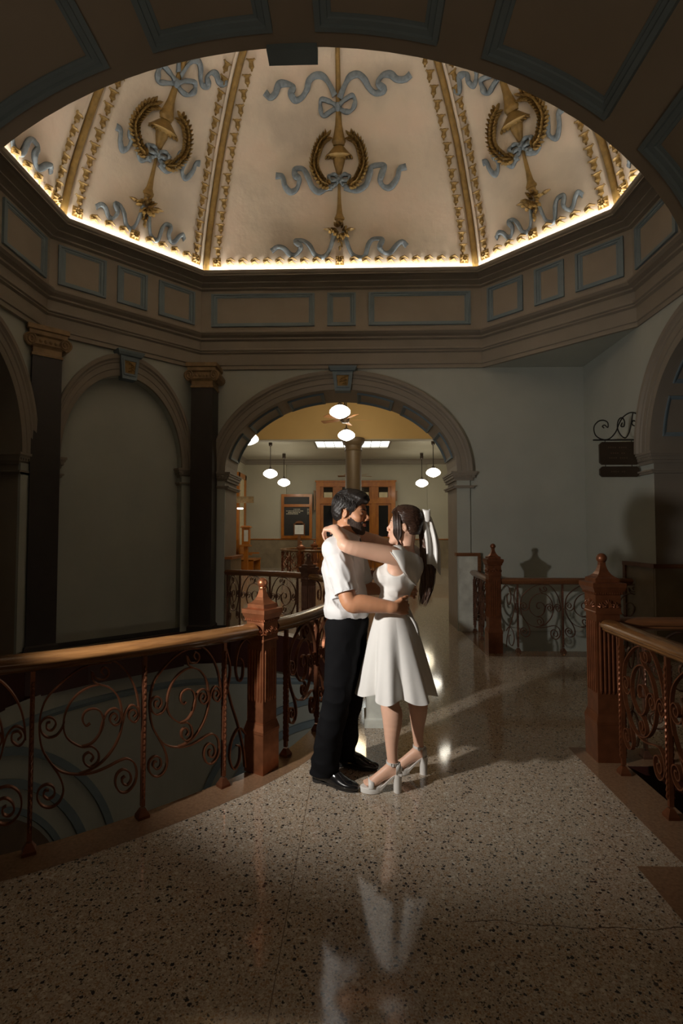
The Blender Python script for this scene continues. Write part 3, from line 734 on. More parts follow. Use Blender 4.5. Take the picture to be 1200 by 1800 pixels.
# marble baseboards at the pier of the lit arch
# ================================================================= newel posts
def newel(name, lab, h, mm, loc, rz, w=.085, grp=None):
    t = thing(name, lab, 'newel post', grp, loc, rz)
    s = h/1.21; zc = h-.40*1.0     # top of shaft
    mb = MB(); mb.square([(w*1.13, 0), (w*1.13, .24), (w*1.17, .245), (w*1.17, .262), (w*1.08, .285), (w*1.02, .30), (w, .31)]); mb.build('plinth', mm, t)
    mb = MB(); mb.square([(w*.96, .30), (w*.96, zc)])
    for k4 in range(4):
        for j in (-2, -1, 0, 1, 2):
            a = k4*PI/2; x, y = w*.98, j*w*.34
            z0, z1 = .44, zc-.05
            c = (x*cos(a)-y*sin(a), x*sin(a)+y*cos(a))
            mb.tube([(c[0], c[1], z0), (c[0], c[1], z0+.02), (c[0], c[1], z1-.02), (c[0], c[1], z1)], [.003, .0075, .0075, .003], 6)
    mb.build('fluted_shaft', mm, t)
    mb = MB(); z = zc
    mb.square([(w, z), (w*1.07, z), (w*1.07, z+.012), (w*1.02, z+.018), (w*1.02, z+.125), (w*1.10, z+.13), (w*1.12, z+.14), (w*1.25, z+.16), (w*1.33, z+.175), (w*1.36, z+.18), (w*1.36, z+.205), (w*1.05, z+.21), (w*.98, z+.212), (w*.98, z+.235)])
    # palmette relief and bead row
    for k4 in range(4):
        a = k4*PI/2
        def R(y, zz, x): return (x*cos(a)-y*sin(a), x*sin(a)+y*cos(a), zz)
        for cy in (-.045, .0, .045):
            n = 7 if cy == 0 else 5
            for q in range(n):
                b = PI*(.08+.84*q/(n-1)); L = .038 if cy == 0 else .026
                mb.tube([R(cy, z+.045, w*1.02), R(cy+cos(b)*L*.6, z+.045+sin(b)*L*.9, w*1.02+.010), R(cy+cos(b)*L, z+.045+sin(b)*L*1.4, w*1.02+.002)], [.004, .006, .003], 5)
        for q in range(12): 
            y = -w*1.05+2.1*w*q/11; mb.box(R(y, z+.137, w*1.13), (.009, .009, .012), a)
    mb.build('capital', mm, t)
    mb = MB(); z0 = z+.235
    rows = []
    for r, dz in ((w*.95, 0), (w*.72, .010), (w*.54, .024), (w*.40, .042), (w*.30, .064), (w*.235, .086), (.018, .106)):
        row = []
        for sx, sy in ((-1,-1),(1,-1),(1,1),(-1,1)): row.append((sx*r, sy*r, z0+dz))
        rows.append(row)
    mb.grid(rows, closev=True)
    mb.lathe([(.022, 0), (.020, .01), (.024, .014), (.018, .02)], (0, 0, z0+.10), 12)
    mb.build('pyramid_cap', mm, t)
    mb = MB(); zb = h-.034; mb.lathe([(.014, -.036)]+[(.034*sin(PI*k/10), -.034*cos(PI*k/10)) for k in range(1, 11)], (0, 0, zb), 18); mb.build('ball_finial', mm, t, smooth=True)
    return t
# ================================================================= scroll railing
def bx(p): return p
_px = dict(
A=[(190,1165),(150,1168),(117,1182),(85,1208),(66,1232),(58,1265),(60,1297),(68,1320),(85,1342),(104,1353),(130,1357),(158,1355),(185,1347),(210,1337),(228,1334),(243,1343),(248,1360),(243,1378),(228,1391),(212,1390),(203,1376),(206,1360),(219,1352),(232,1358),(236,1370),(229,1379),(219,1377),(217,1368),(223,1364)],
A2=[(150,1168),(172,1160),(198,1164),(222,1182),(240,1208),(249,1235),(252,1262)],
B=[(176,1187),(170,1180),(175,1173),(184,1177),(185,1187),(175,1194),(160,1192),(152,1180),(155,1196),(168,1203),(188,1209),(206,1226),(214,1250),(215,1275),(207,1300),(192,1322),(172,1340),(150,1351),(132,1356)],
C=[(168,1203),(150,1206),(130,1216),(112,1234),(102,1258),(102,1282),(112,1298),(135,1310),(155,1310),(168,1322),(167,1337),(153,1345),(141,1338),(140,1326),(150,1320),(158,1328),(153,1336)],
D=[(135,1310),(155,1304),(170,1288),(177,1268),(170,1250),(155,1245),(140,1251),(136,1264),(143,1274),(151,1270)],
E_=[(170,1288),(178,1262),(188,1249),(202,1246),(212,1255),(211,1269),(200,1275),(190,1267),(192,1257),(200,1254),(205,1261),(200,1267)],
F_=[(215,1275),(222,1253),(234,1241),(247,1246),(251,1260),(242,1271),(230,1264),(230,1252),(240,1249),(245,1256),(239,1262)],
G_=[(102,1265),(98,1277),(88,1289),(73,1292),(62,1283),(60,1268),(70,1258),(82,1260),(87,1270),(80,1280),(71,1277),(71,1268),(77,1266)],
H_=[(68,1320),(82,1340),(96,1360),(103,1382),(97,1401),(82,1411),(66,1408),(57,1395),(60,1380),(73,1372),(85,1377),(87,1390),(77,1397),(68,1391),(70,1383),(77,1382)])
def norm(p):
    x, y = p; u = (x-50)/207; yb = 1483-48*u; yt = 1176-22*u
    return (u, (yb-y)/(yb-yt))
SCROLL = {k: [tuple(q) for q in crom([norm(p) for p in v], 4)] for k, v in _px.items()}
END = dict(a=[(.05,.95),(.25,.99),(.5,.93),(.6,.8),(.5,.7),(.35,.72),(.33,.82),(.43,.86)], b=[(.95,.72),(.75,.55),(.5,.38),(.3,.2),(.22,.06)], c=[(.22,.3),(.45,.36),(.7,.30),(.8,.18),(.65,.08),(.45,.12),(.42,.22),(.55,.24)], d=[(.95,.95),(.8,.8),(.9,.66),(1,.6)])
END = {k: [tuple(q) for q in crom(v, 6)] for k, v in END.items()}
RH = .93
HRP = [(-.060,-.030),(-.066,-.022),(-.066,-.010),(-.058,0),(-.045,.012),(-.02,.019),(0,.021),(.02,.019),(.045,.012),(.058,0),(.066,-.010),(.066,-.022),(.060,-.030),(.050,-.034),(.050,-.046),(.042,-.052),(.030,-.062),(-.030,-.062),(-.042,-.052),(-.050,-.046),(-.050,-.034)]
def ribbon_bar(mb, pts3, path, width=.022, th=.007):
    # flat iron bar: thin in the panel plane, wide across it
    n = len(pts3); rows = []
    for i in range(n):
        u, v, p, nl, d = pts3[i]
        u0, v0 = pts3[max(0, i-1)][:2]; u1, v1 = pts3[min(n-1, i+1)][:2]
        du, dv = u1-u0, v1-v0; l = math.hypot(du, dv) or 1; du, dv = du/l, dv/l
        nu, nv = -dv, du
        rr = []
        for a, b in ((-1, -1), (1, -1), (1, 1), (-1, 1)):
            q = p + d*(nu*a*th/2) + nl*(b*width/2)
            rr.append((q.x, q.y, v + nv*a*th/2))
        rows.append(rr)
    mb.grid(rows, closev=True); mb.cap(rows[0]); mb.cap(rows[-1])
def railing(label, path, u0, u1, posts, rm, im, ends=(False, False), h=RH, mirror=False, cat='railing', patterns=None):
    """posts: list of u; full scroll panels between posts, small end panels where flagged"""
    t = thing('railing', label, cat)
    nseg = max(2, int((u1-u0)/.06))
    mb = MB(); rows = []
    for k in range(nseg+1):
        p, nl, d = path.at(u0+(u1-u0)*k/nseg); rows.append([(p.x+nl.x*a, p.y+nl.y*a, h-.021+z) for a, z in HRP])
    mb.grid(rows, closev=True); mb.cap(rows[0]); mb.cap(rows[-1]); mb.build('handrail', rm, t, autosm=.7)
    vb, vt = .05, h-.083
    mb = MB(); rows = []
    for k in range(nseg+1):
        p, nl, d = path.at(u0+(u1-u0)*k/nseg); rows.append([(p.x+nl.x*a, p.y+nl.y*a, z) for a, z in ((-.018, vt), (.018, vt), (.018, vt+.012), (-.018, vt+.012))])
    mb.grid(rows, closev=True); mb.cap(rows[0]); mb.cap(rows[-1]); mb.build('top_bar', im, t)
    for u in posts:
        p, nl, d = path.at(u); rz = math.atan2(d.y, d.x); mb = MB()
        mb.square([(.030, 0), (.030, .015), (.022, .03), (.012, .05)], (p.x, p.y, .001), rz)
        mb.box((p.x, p.y, (vt+.05)/2+.02), (.020, .024, vt-.03), rz)
        for s in (-1, 1):
            q = p+nl*(s*.0165)
            tw = [(q.x+.0025*cos(k*2.1), q.y+.0025*sin(k*2.1), .10+k*.011) for k in range(int((vt-.14)/.011))]
            mb.tube(tw, .0065, 5)
        mb.build('baluster_post', im, t)
    U = list(posts)
    def panel(a, b, pat, mir):
        mb = MB()
        for crv in pat.values():
            L = []
            for x, v in crv:
                xx = 1-x if mir else x
                u = a+.012+(b-a-.024)*xx; p, nl, d = path.at(u); L.append((u, vb-.04+(vt-vb+.04)*v, p, nl, d))
            ribbon_bar(mb, L, path)
        mb.build('scroll_panel', im, t)
    for i in range(len(U)-1): panel(U[i], U[i+1], SCROLL, mirror)
    if ends[0]: panel(u0+.02, U[0], END, False if not mirror else False)
    if ends[1]: panel(U[-1], u1-.02, END, True)
    return t
PL = Path(RB)
uN = PL.near(-.60, 3.30)
NL1 = PL.at(uN)[0]; d = PL.at(uN)[2]
newel('newel_post', 'copper coloured newel post with ball finial beside the man, joining the two curved railings', 1.21, M['copper'], (NL1.x, NL1.y, 0), math.atan2(d.y, d.x)+.10, .068)
up0, up1, up2 = PL.near(-1.532, 2.416), PL.near(-1.125, 2.729), PL.near(-.772, 3.085)
railing('curved wood topped scroll railing in the left foreground, left of the copper newel', PL, PL.near(-2.3, 2.1), uN-.09, [up0-.52, up0, up1, up2], M['rail'], M['iron'], (False, False))
# short closing panel beside the newel is part of that railing's last bay
mbx = MB()
for crv in END.values():
    L = []
    for x, v in crv:
        u = up2+(uN-.095-up2)*(1-x); p, nl, dd = PL.at(u); L.append((u, .01+(.847-.01)*v, p, nl, dd))
    ribbon_bar(mbx, L, PL)
mbx.build('scroll_panel', M['iron'], [o for o in COL.objects if o.name == 'railing'][0])
uN2 = PL.near(-.66, 7.18)
p3, p4 = PL.near(-.47, 3.48)+.03, PL.near(-.311, 3.927)
step = .56; ps = [p3, p4]
while ps[-1]+step < uN2-.15: ps.append(ps[-1]+step)
railing('curved scroll railing running back behind the man from the copper newel', PL, uN+.09, uN2-.09, ps, M['rail'], M['iron'], (False, True))
NL2 = PL.at(uN2)[0]; d = PL.at(uN2)[2]
newel('newel_post', 'dark newel post at the far end of the left well, seen left of the man', 1.21, M['ironr'], (NL2.x, NL2.y, 0), math.atan2(d.y, d.x), .075)
u3 = uN2+.09; u4 = PL.len-.03
railing('dark scroll railing across the foot of the lit arch, left of the man', PL, u3, u4, [u3+.16, u3+.16+.52, u3+.16+1.04, u4-.02], M['railr'], M['ironr'], (False, False))
# ---- right hand newels and railings
newel('newel_post', 'tall red brown fluted newel post with ball finial in the right foreground', 1.36, M['newelr'], (1.665, 3.53, 0), 0, .080)
newel('newel_post', 'slim red brown newel post at the back corner where two right railings meet', 1.36, M['newelr'], (1.735, 6.55, 0), 0, .078)
P = Path([(1.76, 6.56), (XR-.08, 6.56)])
railing('straight scroll railing in front of the shadowed wall, between the two right newels', P, .06, P.len, [.28, .28+.56, .28+1.12, .28+1.66], M['railr'], M['ironr'], (True, False))
P = Path([(1.735, 6.62), (1.80, 7.9)])
railing('short scroll railing running from the back right newel to the arch pier', P, .02, P.len, [.14, .70, 1.24], M['railr'], M['ironr'], (False, False), mirror=True)
P = Path([(1.665, 3.46), (1.655, 2.9), (1.655, 2.3), (1.75, 1.75)])
railing('oak topped scroll railing at the right edge, coming towards the viewer from the tall newel', P, .03, P.len, [.17, .66, 1.16, 1.62], M['rail'], M['newelr'], (False, False))
P = Path([(1.73, 3.53), (XR-.1, 3.53)])
railing('dark scroll railing going right from the tall newel to the corridor wall', P, .02, P.len, [.2, .76, 1.32, 1.7], M['railr'], M['ironr'], (True, False))
# marble pedestal beside the railing, behind the couple
t = thing('marble_pedestal', 'white veined marble block on the floor between the couple and the railing', 'pedestal')
mb = MB(); mb.square([(.135, 0), (.135, .06), (.12, .07), (.12, .52), (.135, .54), (.135, .60)], (.20, 4.13, 0)); mb.build('block', M['white'], t)
# ---- marble faced wainscot at the right pier of the lit arch
t = thing('wall_panelling', 'waist high marble faced wainscot with wooden cap at the right pier of the lit arch', 'panelling')
mb = MB(); mb.box((1.71, 7.93, .57), (.28, .12, 1.14)); mb.build('marble_face', M['white'], t)
mb = MB(); mb.box((1.71, 7.92, 1.165), (.36, .16, .05)); mb.box((1.875, 7.91, .57), (.05, .13, 1.14)); mb.build('wooden_cap', M['railr'], t)
t = thing('wall_panelling', 'low wainscot with wooden cap lining the left jamb of the lit arch', 'panelling')
mb = MB(); mb.box((-2.0, 8.33, .54), (.10, .74, 1.08)); mb.build('panel', M['wains'], t)
mb = MB(); mb.box((-1.99, 8.33, 1.10), (.14, .78, .04)); mb.build('wooden_cap', M['orange'], t)
# ================================================================= columns on the left
def column(x, y, rz, lab):
    t = thing('column', lab, 'column', None, (x, y, 0), rz)
    mb = MB(); mb.square([(.19, 0), (.19, .10), (.165, .12), (.165, 3.70)]); mb.build('shaft', M['shaft'], t)
    mb = MB(); mb.square([(.175, 3.70), (.175, 3.73), (.162, 3.74), (.162, 3.80), (.18, 3.83), (.19, 3.84), (.19, 3.93), (.215, 3.95), (.215, 4.00), (.235, 4.01), (.235, 4.068)])
    for k in range(4):
        a = k*PI/2
        for j in range(6):
            y_ = -.14+.056*j; q = (.185*cos(a)-y_*sin(a), .185*sin(a)+y_*cos(a)); mb.lathe([(0, -.025), (.016, -.018), (.022, 0), (.016, .018), (0, .025)], (q[0], q[1], 3.88), 8)
    mb.build('capital', M['golddk'], t, autosm=.5)
    for sx in (-1, 1):
        mb = MB(); 
        pts = []
        for k in range(26):
            an = -PI/2+k*.5; r = .085*(1-k/30); pts.append((sx*(.19+r*cos(an)*.8), -.20, 3.885+r*sin(an)))
        mb.tube(pts, .016, 6, up=Vector((0, 1, 0)))
        mb.tube([(sx*.20, -.20, 3.885), (sx*.20, .2, 3.885)], [.075, .075], 14)
        mb.build('volute', M['golddk'], t, smooth=False)
    return t
column(-2.33, 7.80, .0, 'dark column with gilded scroll capital left of the lit arch')
column(-3.98, 6.36, PI/4, 'dark column with gilded scroll capital nearest the left edge')
# ================================================================= hanging sign on the right wall
t = thing('hanging_sign', 'two dark wooden boards hanging from a scrolled iron bracket on the right wall', 'sign')
SY = 6.40; x0, x1 = 2.945, 3.525
def sx(px): return x0+(px-1046)/(1125-1046)*(x1-x0)
def sz(py): return 2.985-(py-732)/(776-732)*.335
mb = MB()
mb.tube([(x1-.01, SY, 3.0), (x1-.01, SY, 2.65)], .011, 6); mb.tube([(x0, SY, sz(776.5)), (x1, SY, sz(776.5))], .009, 6)
for pts in ([(1065,757),(1062,754),(1066,752),(1071,756),(1071,748),(1064,744),(1055,746),(1048,755),(1050,768),(1060,775),(1072,775),(1083,765),(1090,750),(1097,739),(1108,732),(1118,733),(1123,742),(1124,752)],
            [(1095,748),(1093,754),(1098,754),(1099,746),(1095,740),(1089,744),(1087,756),(1092,768),(1100,773),(1106,765),(1110,750),(1113,733)],
            [(1119,747),(1114,745),(1111,749),(1114,753),(1120,753),(1124,748)]):
    mb.tube([(sx(p[0]), SY, sz(p[1])) for p in crom(pts, 5)], .008, 6)
mb.build('iron_bracket', M['ironbk'], t)
def board(z0, z1, nm):
    mb = MB(); c = .03; a, b = sx(1056), sx(1121)
    pts = [(a+c, z0), (b-c, z0), (b, z0+c), (b, z1-c), (b-c, z1), (a+c, z1), (a, z1-c), (a, z0+c)]
    f = [(x, SY-.018, z) for x, z in pts]; k = [(x, SY+.018, z) for x, z in pts]
    mb.grid([f, k], closev=True); mb.cap(f); mb.cap(k); return mb.build('board', M['signdk'], t)
zA, zB_, zC, zD = sz(780), sz(817), sz(820), sz(837)
b1 = board(zB_, zA, 'b'); b2 = board(zD, zC, 'b')
for k, (zz, L) in enumerate(((zA-.07, .26), (zA-.14, .20), (zA-.20, .24), ((zC+zD)/2, .2))):
    mb = MB(); n = int(L/.026)
    for j in range(n):
        if j % 5 == 4: continue
        x = (sx(1056)+sx(1121))/2-L/2+j*.026; hh = .009
        mb.box((x, SY-.019, zz), (.014, .004, .016))
    mb.build('worn_lettering', M['signtx'], b1 if k < 3 else b2)
mb = MB()
for x in (sx(1066), sx(1110)): mb.tube([(x, SY, sz(776)), (x, SY, zA)], .005, 5); mb.tube([(x, SY, zB_), (x, SY, zC)], .005, 5)
mb.build('hanger', M['ironbk'], t)
# ================================================================= the lit hall beyond the arch
YB, ZH = 22.0, 4.63
YBM = 15.9
HX = 4.75
mb = MB(); mb.box((0, YB+.1, 2.5), (13, .2, 5.2)); struct(mb.build('wall_hall_back', M['wall_hall']))
mb = MB(); mb.box((-2.98-1.0, YB-.08, 2.5), (2.0, .16, 4.4)); mb.box((4.0, YB-.08, 2.5), (1.9, .16, 4.4)); struct(mb.build('wall_hall_pilasters', M['wall_hall']))
mb = MB(); mb.box((-HX-.1, 15.6, 3.1), (.2, 13.2, 6.6)); struct(mb.build('wall_hall_left', M['wall_hall']))
mb = MB(); mb.box((HX+.1, 15.6, 3.1), (.2, 13.2, 6.6)); struct(mb.build('wall_hall_right', M['wall_hall']))
mb = MB(); mb.box((0, YBM+.12, (4.41+6.4)/2), (2*HX, .24, 6.4-4.41)); struct(mb.build('wall_bulkhead', M['hallyel']))
mb = MB(); mb.box((0, YBM+.12, 4.40), (2*HX, .28, .03)); struct(mb.build('trim_31', M['wall_hall']))
mb = MB(); mb.box((0, 12.2, 6.45), (2*HX, 7.4, .1)); struct(mb.build('ceiling_hall_near', M['hallyel']))
mb = MB()
sx0, sx1, sy0, sy1 = -1.42, 1.20, 16.6, 18.75
for a, b, c_, d_ in ((-HX, HX, YBM+.24, sy0), (-HX, HX, sy1, YB), (-HX, sx0, sy0, sy1), (sx1, HX, sy0, sy1)): mb.box(((a+b)/2, (c_+d_)/2, ZH+.04), (b-a, d_-c_, .08))
struct(mb.build('ceiling_hall_far', M['wall_hall']))
t = thing('ceiling_light_panel', 'bright rectangular skylight panel recessed in the hall ceiling behind the column', 'skylight')
mb = MB(); mb.box(((sx0+sx1)/2, (sy0+sy1)/2, ZH+.03), (sx1-sx0, sy1-sy0, .02)); mb.build('glazing', M['sky'], t)
mb = MB()
for x in (sx0, sx1): mb.box((x, (sy0+sy1)/2, ZH+.01), (.06, sy1-sy0+.06, .08))
for y in (sy0, sy1): mb.box(((sx0+sx1)/2, y, ZH+.01), (sx1-sx0+.06, .06, .08))
mb.build('frame', M['trim'], t)
mb = MB()
for k in range(1, 8): mb.box((sx0+(sx1-sx0)*k/8, (sy0+sy1)/2, ZH+.012), (.025, sy1-sy0, .02))
mb.build('glazing_bar', M['paper'], t)
mb = MB()
for (a, b) in (((-HX, YB), (HX, YB)), ): 
    sweep_h(mb, [(HX, YBM+.2), (HX, YB-.16), (-HX, YB-.16), (-HX, YBM+.2)], [(0, ZH-.22), (.04, ZH-.20), (.05, ZH-.15), (.02, ZH-.14), (.03, ZH-.06), (.10, ZH-.02), (.12, ZH)], closed=False)
struct(mb.build('trim_32', M['trim']))
t = struct(MB.build((lambda m: (m.box((0, YB-.03, .6), (2*HX, .30, 1.2)), m)[1])(MB()), 'trim_33', M['wains']))
mb = MB(); mb.box((0, YB-.05, 1.215), (2*HX, .33, .035)); struct(mb.build('trim_34', M['orange']))
mb = MB(); mb.box((-HX+.02, 15.6, .6), (.05, 12.8, 1.2)); mb.box((HX-.02, 15.6, .6), (.05, 12.8, 1.2)); struct(mb.build('trim_35', M['wains']))
mb = MB(); mb.box((-HX+.03, 15.6, 1.215), (.08, 12.8, .035)); mb.box((HX-.03, 15.6, 1.215), (.08, 12.8, .035)); struct(mb.build('trim_36', M['orange']))
mb = MB()
for s in (-1, 1): mb.box((s*(HX+2.35)/2, 8.86, 3.2), (HX-2.35, .3, 6.6))
mb.box((0, 8.85, 5.4), (5, .3, 2.6))
struct(mb.build('wall_hall_near', M['hallyel']))
# column
t = thing('column', 'round plastered column with moulded capital standing behind the man in the lit hall', 'column', None, (-.07, 15.75, 0))
mb = MB(); mb.lathe([(.34, 0), (.34, .2), (.27, .26), (.255, .4), (.245, 4.02), (.26, 4.03)], n=28); mb.build('shaft', M['colbr'], t, autosm=.6)
mb = MB(); mb.lathe([(.25, 4.0), (.28, 4.03), (.255, 4.08), (.255, 4.17), (.29, 4.20), (.34, 4.27), (.35, 4.31), (.35, 4.40), (0, 4.40)], n=28); mb.build('capital', M['colbr'], t, autosm=.5)
# pendants
def pendant(first=None):
    t = thing('pendant_lamp', 'x', 'lamp')
    mb = MB(); mb.lathe([(0, .16), (.07, .155), (.075, .145), (.12, .13), (.19, .085), (.235, .03), (.24, -.02), (.225, -.055), (.16, -.10), (.09, -.135), (.03, -.155), (0, -.157)], n=28); mb.build('glass_globe', M['glow'], t, smooth=True)
    mb = MB(); mb.lathe([(.075, .145), (.08, .17), (.05, .20), (.02, .22), (.02, .26)], n=16); mb.build('gallery', M['metaldk'], t)
    return t
PD = [(-2.92, 17.4, 3.51, 4.58, 'pendant lamp with white globe, the leftmost hanging from the flat hall ceiling'),
      (-2.82, 20.0, 3.46, 4.6, 'pendant lamp with white globe, lower and just right of the leftmost one'),
      (-.36, 11.7, 4.28, 6.4, 'largest white globe lamp, hanging just under the crown of the lit arch'),
      (-.26, 14.4, 4.25, 6.4, 'white globe lamp hanging right above the head of the hall column'),
      (2.58, 20.0, 3.42, 4.6, 'smaller of the two white globe lamps on the right of the lit hall'),
      (2.62, 17.3, 3.52, 4.58, 'rightmost white globe lamp in the lit hall'),
      (-2.66, 12.6, 3.83, 6.4, 'white globe lamp mostly hidden by the left side of the lit arch'),
      (2.25, 12.6, 3.83, 6.4, 'white globe lamp hidden behind the right side of the lit arch, seen as a reflection')]
PX = [(474,832),(498,848),(598,722),(609,764),(741,848),(761,831),(447,773)]
p0 = pendant()
for i, (x, y, z, zt, lab) in enumerate(PD):
    o = p0 if i == 0 else dup(p0)
    o.location = (x, y, z); o['label'] = lab; o['group'] = 'white globe pendant lamps of the hall'
    mb = MB(); mb.tube([(0, 0, .25), (0, 0, zt-z)], .013, 6); mb.lathe([(.013, -.14), (.06, -.10), (.065, -.03), (.065, 0)], (0, 0, zt-z), 14); mb.build('rod', M['metaldk'], o)
# fans
def fan(x, y, z, zt, a0, lab):
    t = thing('ceiling_fan', lab, 'fan', None, (x, y, z), a0)
    mb = MB(); mb.lathe([(0, -.10), (.07, -.09), (.12, -.04), (.13, .03), (.09, .09), (.03, .12)], n=18); mb.build('motor', M['metaldk'], t)
    mb = MB(); mb.tube([(0, 0, .1), (0, 0, zt-z)], .022, 8); mb.build('rod', M['metaldk'], t)
    for k in range(5):
        a = 2*PI*k/5; mb = MB(); rows = []
        for r, w in ((.12, .03), (.2, .035), (.26, .065), (.66, .085), (.70, .075)):
            tl = .018
            rows.append([(r*cos(a)-s*w*sin(a), r*sin(a)+s*w*cos(a), s*tl*(w/.08)+dz) for s, dz in ((-1, -.004), (1, -.004), (1, .004), (-1, .004))])
        mb.grid(rows, closev=True); mb.cap(rows[0]); mb.cap(rows[-1]); mb.build('blade', M['fanbr'], t)
    return t
fan(-.29, 13.6, 4.52, 6.4, .15, 'brown ceiling fan beside the largest globe lamp')
fan(-.02, 20.0, 3.72, 4.6, .4, 'far ceiling fan whose blades show either side of the column')
# doors and boards on the back wall
FB, _ = frame((-6, YB-.0), (6, YB-.0))
def BX(px): return (px-625)/900*YB
def BZ(py): return 1.5+(936-py)/900*YB
def bbox(mb, x0, x1, z0, z1, d0, d1): mb.box(((x0+x1)/2, YB-(d0+d1)/2, (z0+z1)/2), (abs(x1-x0), d1-d0, abs(z1-z0)))
DPZ = .18
t = thing('double_door', 'wide orange oak door set with transom lights in the far wall', 'door')
dx0, dx1, dzt = BX(556), BX(694), BZ(848)
mb = MB()
bbox(mb, dx0, dx0+.18, 0, dzt, DPZ, DPZ+.10); bbox(mb, dx1-.18, dx1, 0, dzt, DPZ, DPZ+.10); bbox(mb, dx0, dx1, dzt-.2, dzt, DPZ, DPZ+.11); bbox(mb, dx0-.04, dx1+.04, dzt, dzt+.06, DPZ-.02, DPZ+.15)
nb = 4; wpn = (dx1-dx0-.36)/nb
for k in range(1, nb): bbox(mb, dx0+.18+wpn*k-.09, dx0+.18+wpn*k+.09, 0, dzt-.18, DPZ, DPZ+.09)
bbox(mb, dx0+.1, dx1-.1, BZ(886), BZ(878), DPZ, DPZ+.095)
mb.build('door_frame', M['orange'], t)
for k in range(nb):
    a = dx0+.18+wpn*k+.09*(k > 0); b = dx0+.18+wpn*(k+1)-.09*(k < nb-1)
    mb = MB(); bbox(mb, a-.02, b+.02, 0.02, dzt-.18, DPZ-.03, DPZ+.03); leaf_ = mb.build('door_leaf', M['orange'], t)
    c = (a+b)/2; hw = min((b-a)/2-.06, .2)
    mb = MB(); bbox(mb, c-hw, c+hw, BZ(943), BZ(889), DPZ+.02, DPZ+.036); mb.build('glass_pane', M['glassdk'], leaf_)
    mb = MB(); bbox(mb, c-hw, c+hw, BZ(875), BZ(857), DPZ+.02, DPZ+.036); mb.build('transom_pane', M['glassdk'], leaf_)
    mb = MB(); bbox(mb, c-hw+.02, c+hw-.02, BZ(875), BZ(866), DPZ+.035, DPZ+.04); mb.build('transom_blind', M['parch'], leaf_)
t = thing('letter_board', 'black directory board in an orange oak frame on the far wall', 'notice board')
bx0, bx1, bz0, bz1 = BX(495), BX(549), BZ(946), BZ(869)
mb = MB(); bbox(mb, bx0+.05, bx1-.05, bz0, bz1-.05, DPZ-.03, DPZ+.02); mb.build('black_panel', M['board'], t)
mb = MB(); bbox(mb, bx0, bx0+.12, bz0, bz1, DPZ-.02, DPZ+.07); bbox(mb, bx1-.12, bx1, bz0, bz1, DPZ-.02, DPZ+.07)
for z in (bz1-.06, BZ(889), bz0+.05): bbox(mb, bx0, bx1, z-.06, z+.06, DPZ-.02, DPZ+.065)
mb.build('oak_frame', M['orange'], t)
mb = MB(); rnd = random.Random(3)
for zz, x, e, n in ((BZ(895.5), .40, .62, 5), (BZ(898.5), .16, .72, 14), (BZ(901), .22, .62, 8), (BZ(903.5), .16, .55, 9), (BZ(895.5), .84, .93, 2), (BZ(898.5), .84, .93, 2), (BZ(901), .84, .93, 2), (BZ(903.5), .84, .93, 2)):
    W = bx1-bx0
    for k in range(n):
        a = bx0+W*(x+(e-x)*k/n); bbox(mb, a, a+W*(e-x)/n*rnd.uniform(.5, .85), zz-.018, zz+.018, DPZ+.02, DPZ+.026)
mb.build('white_lettering', M['letter'], t)
for px, z0, z1, lab in ((553.5, 897, 865, 'thin brown wall bracket between the black board and the doors'), (695.5, 881, 866, 'thin brown wall bracket right of the doors')):
    mb = MB(); bbox(mb, BX(px)-.03, BX(px)+.03, BZ(z0), BZ(z1), DPZ-.03, DPZ+.10); bbox(mb, BX(px)-.045, BX(px)+.045, BZ(z1), BZ(z1)+.05, DPZ-.03, DPZ+.13); tag(mb.build('wall_bracket', M['fanbr']), lab, 'bracket')
# lectern notice in front of the board, bench, side door, stand
t = thing('notice_stand', 'small wooden notice stand with white paper in front of the black board', 'notice stand', None, (-2.33, 19.9+1.2, 0))
mb = MB(); mb.box((0, 0, .7), (.12, .12, 1.4)); mb.square([(.2, 0), (.2, .06), (.08, .09)]); mb.build('post', M['railr'], t)
mb = MB(); mb.box((0, 0, 1.62), (.46, .06, .50)); mb.lathe([(.0, -.03), (.17, -.03), (.17, .03), (0, .03)], (0, 0, 0), 20); 
for i in range(len(mb.v)-80, len(mb.v)): x, y, z = mb.v[i]; mb.v[i] = (x, z, 1.88+y*.6)
mb.build('wooden_frame', M['railr'], t)
mb = MB(); mb.box((0, -.036, 1.62), (.37, .008, .38)); mb.build('paper_notice', M['paper'], t)
t = thing('bench', 'orange wooden bench end against the left wall of the hall', 'bench', None, (-4.15, 20.2, 0))
mb = MB(); mb.box((0, 0, .44), (.55, 1.5, .06)); mb.build('seat', M['orange'], t)
mb = MB(); mb.box((-.28, 0, .72), (.06, 1.5, .62)); mb.build('backrest', M['orange'], t)
for y in (-.72, .72):
    mb = MB(); mb.box((0, y, .22), (.5, .06, .44)); mb.build('leg', M['orange'], t)
    mb = MB(); mb.box((-.05, y, .66), (.5, .06, .05)); mb.build('armrest', M['orange'], t)
t = thing('side_door', 'orange oak door frame in the left wall of the hall', 'door')
mb = MB(); mb.box((-HX+.06, 21.4, 1.95), (.14, .22, 3.9)); mb.box((-HX+.06, 20.2, 1.95), (.14, .22, 3.9)); mb.box((-HX+.06, 20.8, 3.8), (.14, 1.4, .2)); mb.build('door_frame', M['orange'], t)
mb = MB(); mb.box((-HX+.04, 20.8, 1.85), (.08, 1.0, 3.7)); mb.build('door_leaf', M['parch'], t)
t = thing('collection_box', 'slim orange wooden box on a stand with a white card, near the bench', 'box stand', None, (-4.08, 19.0, 0))
mb = MB(); mb.box((0, 0, .5), (.14, .14, 1.0)); mb.square([(.18, 0), (.18, .05), (.09, .08)]); mb.build('stand', M['orange'], t)
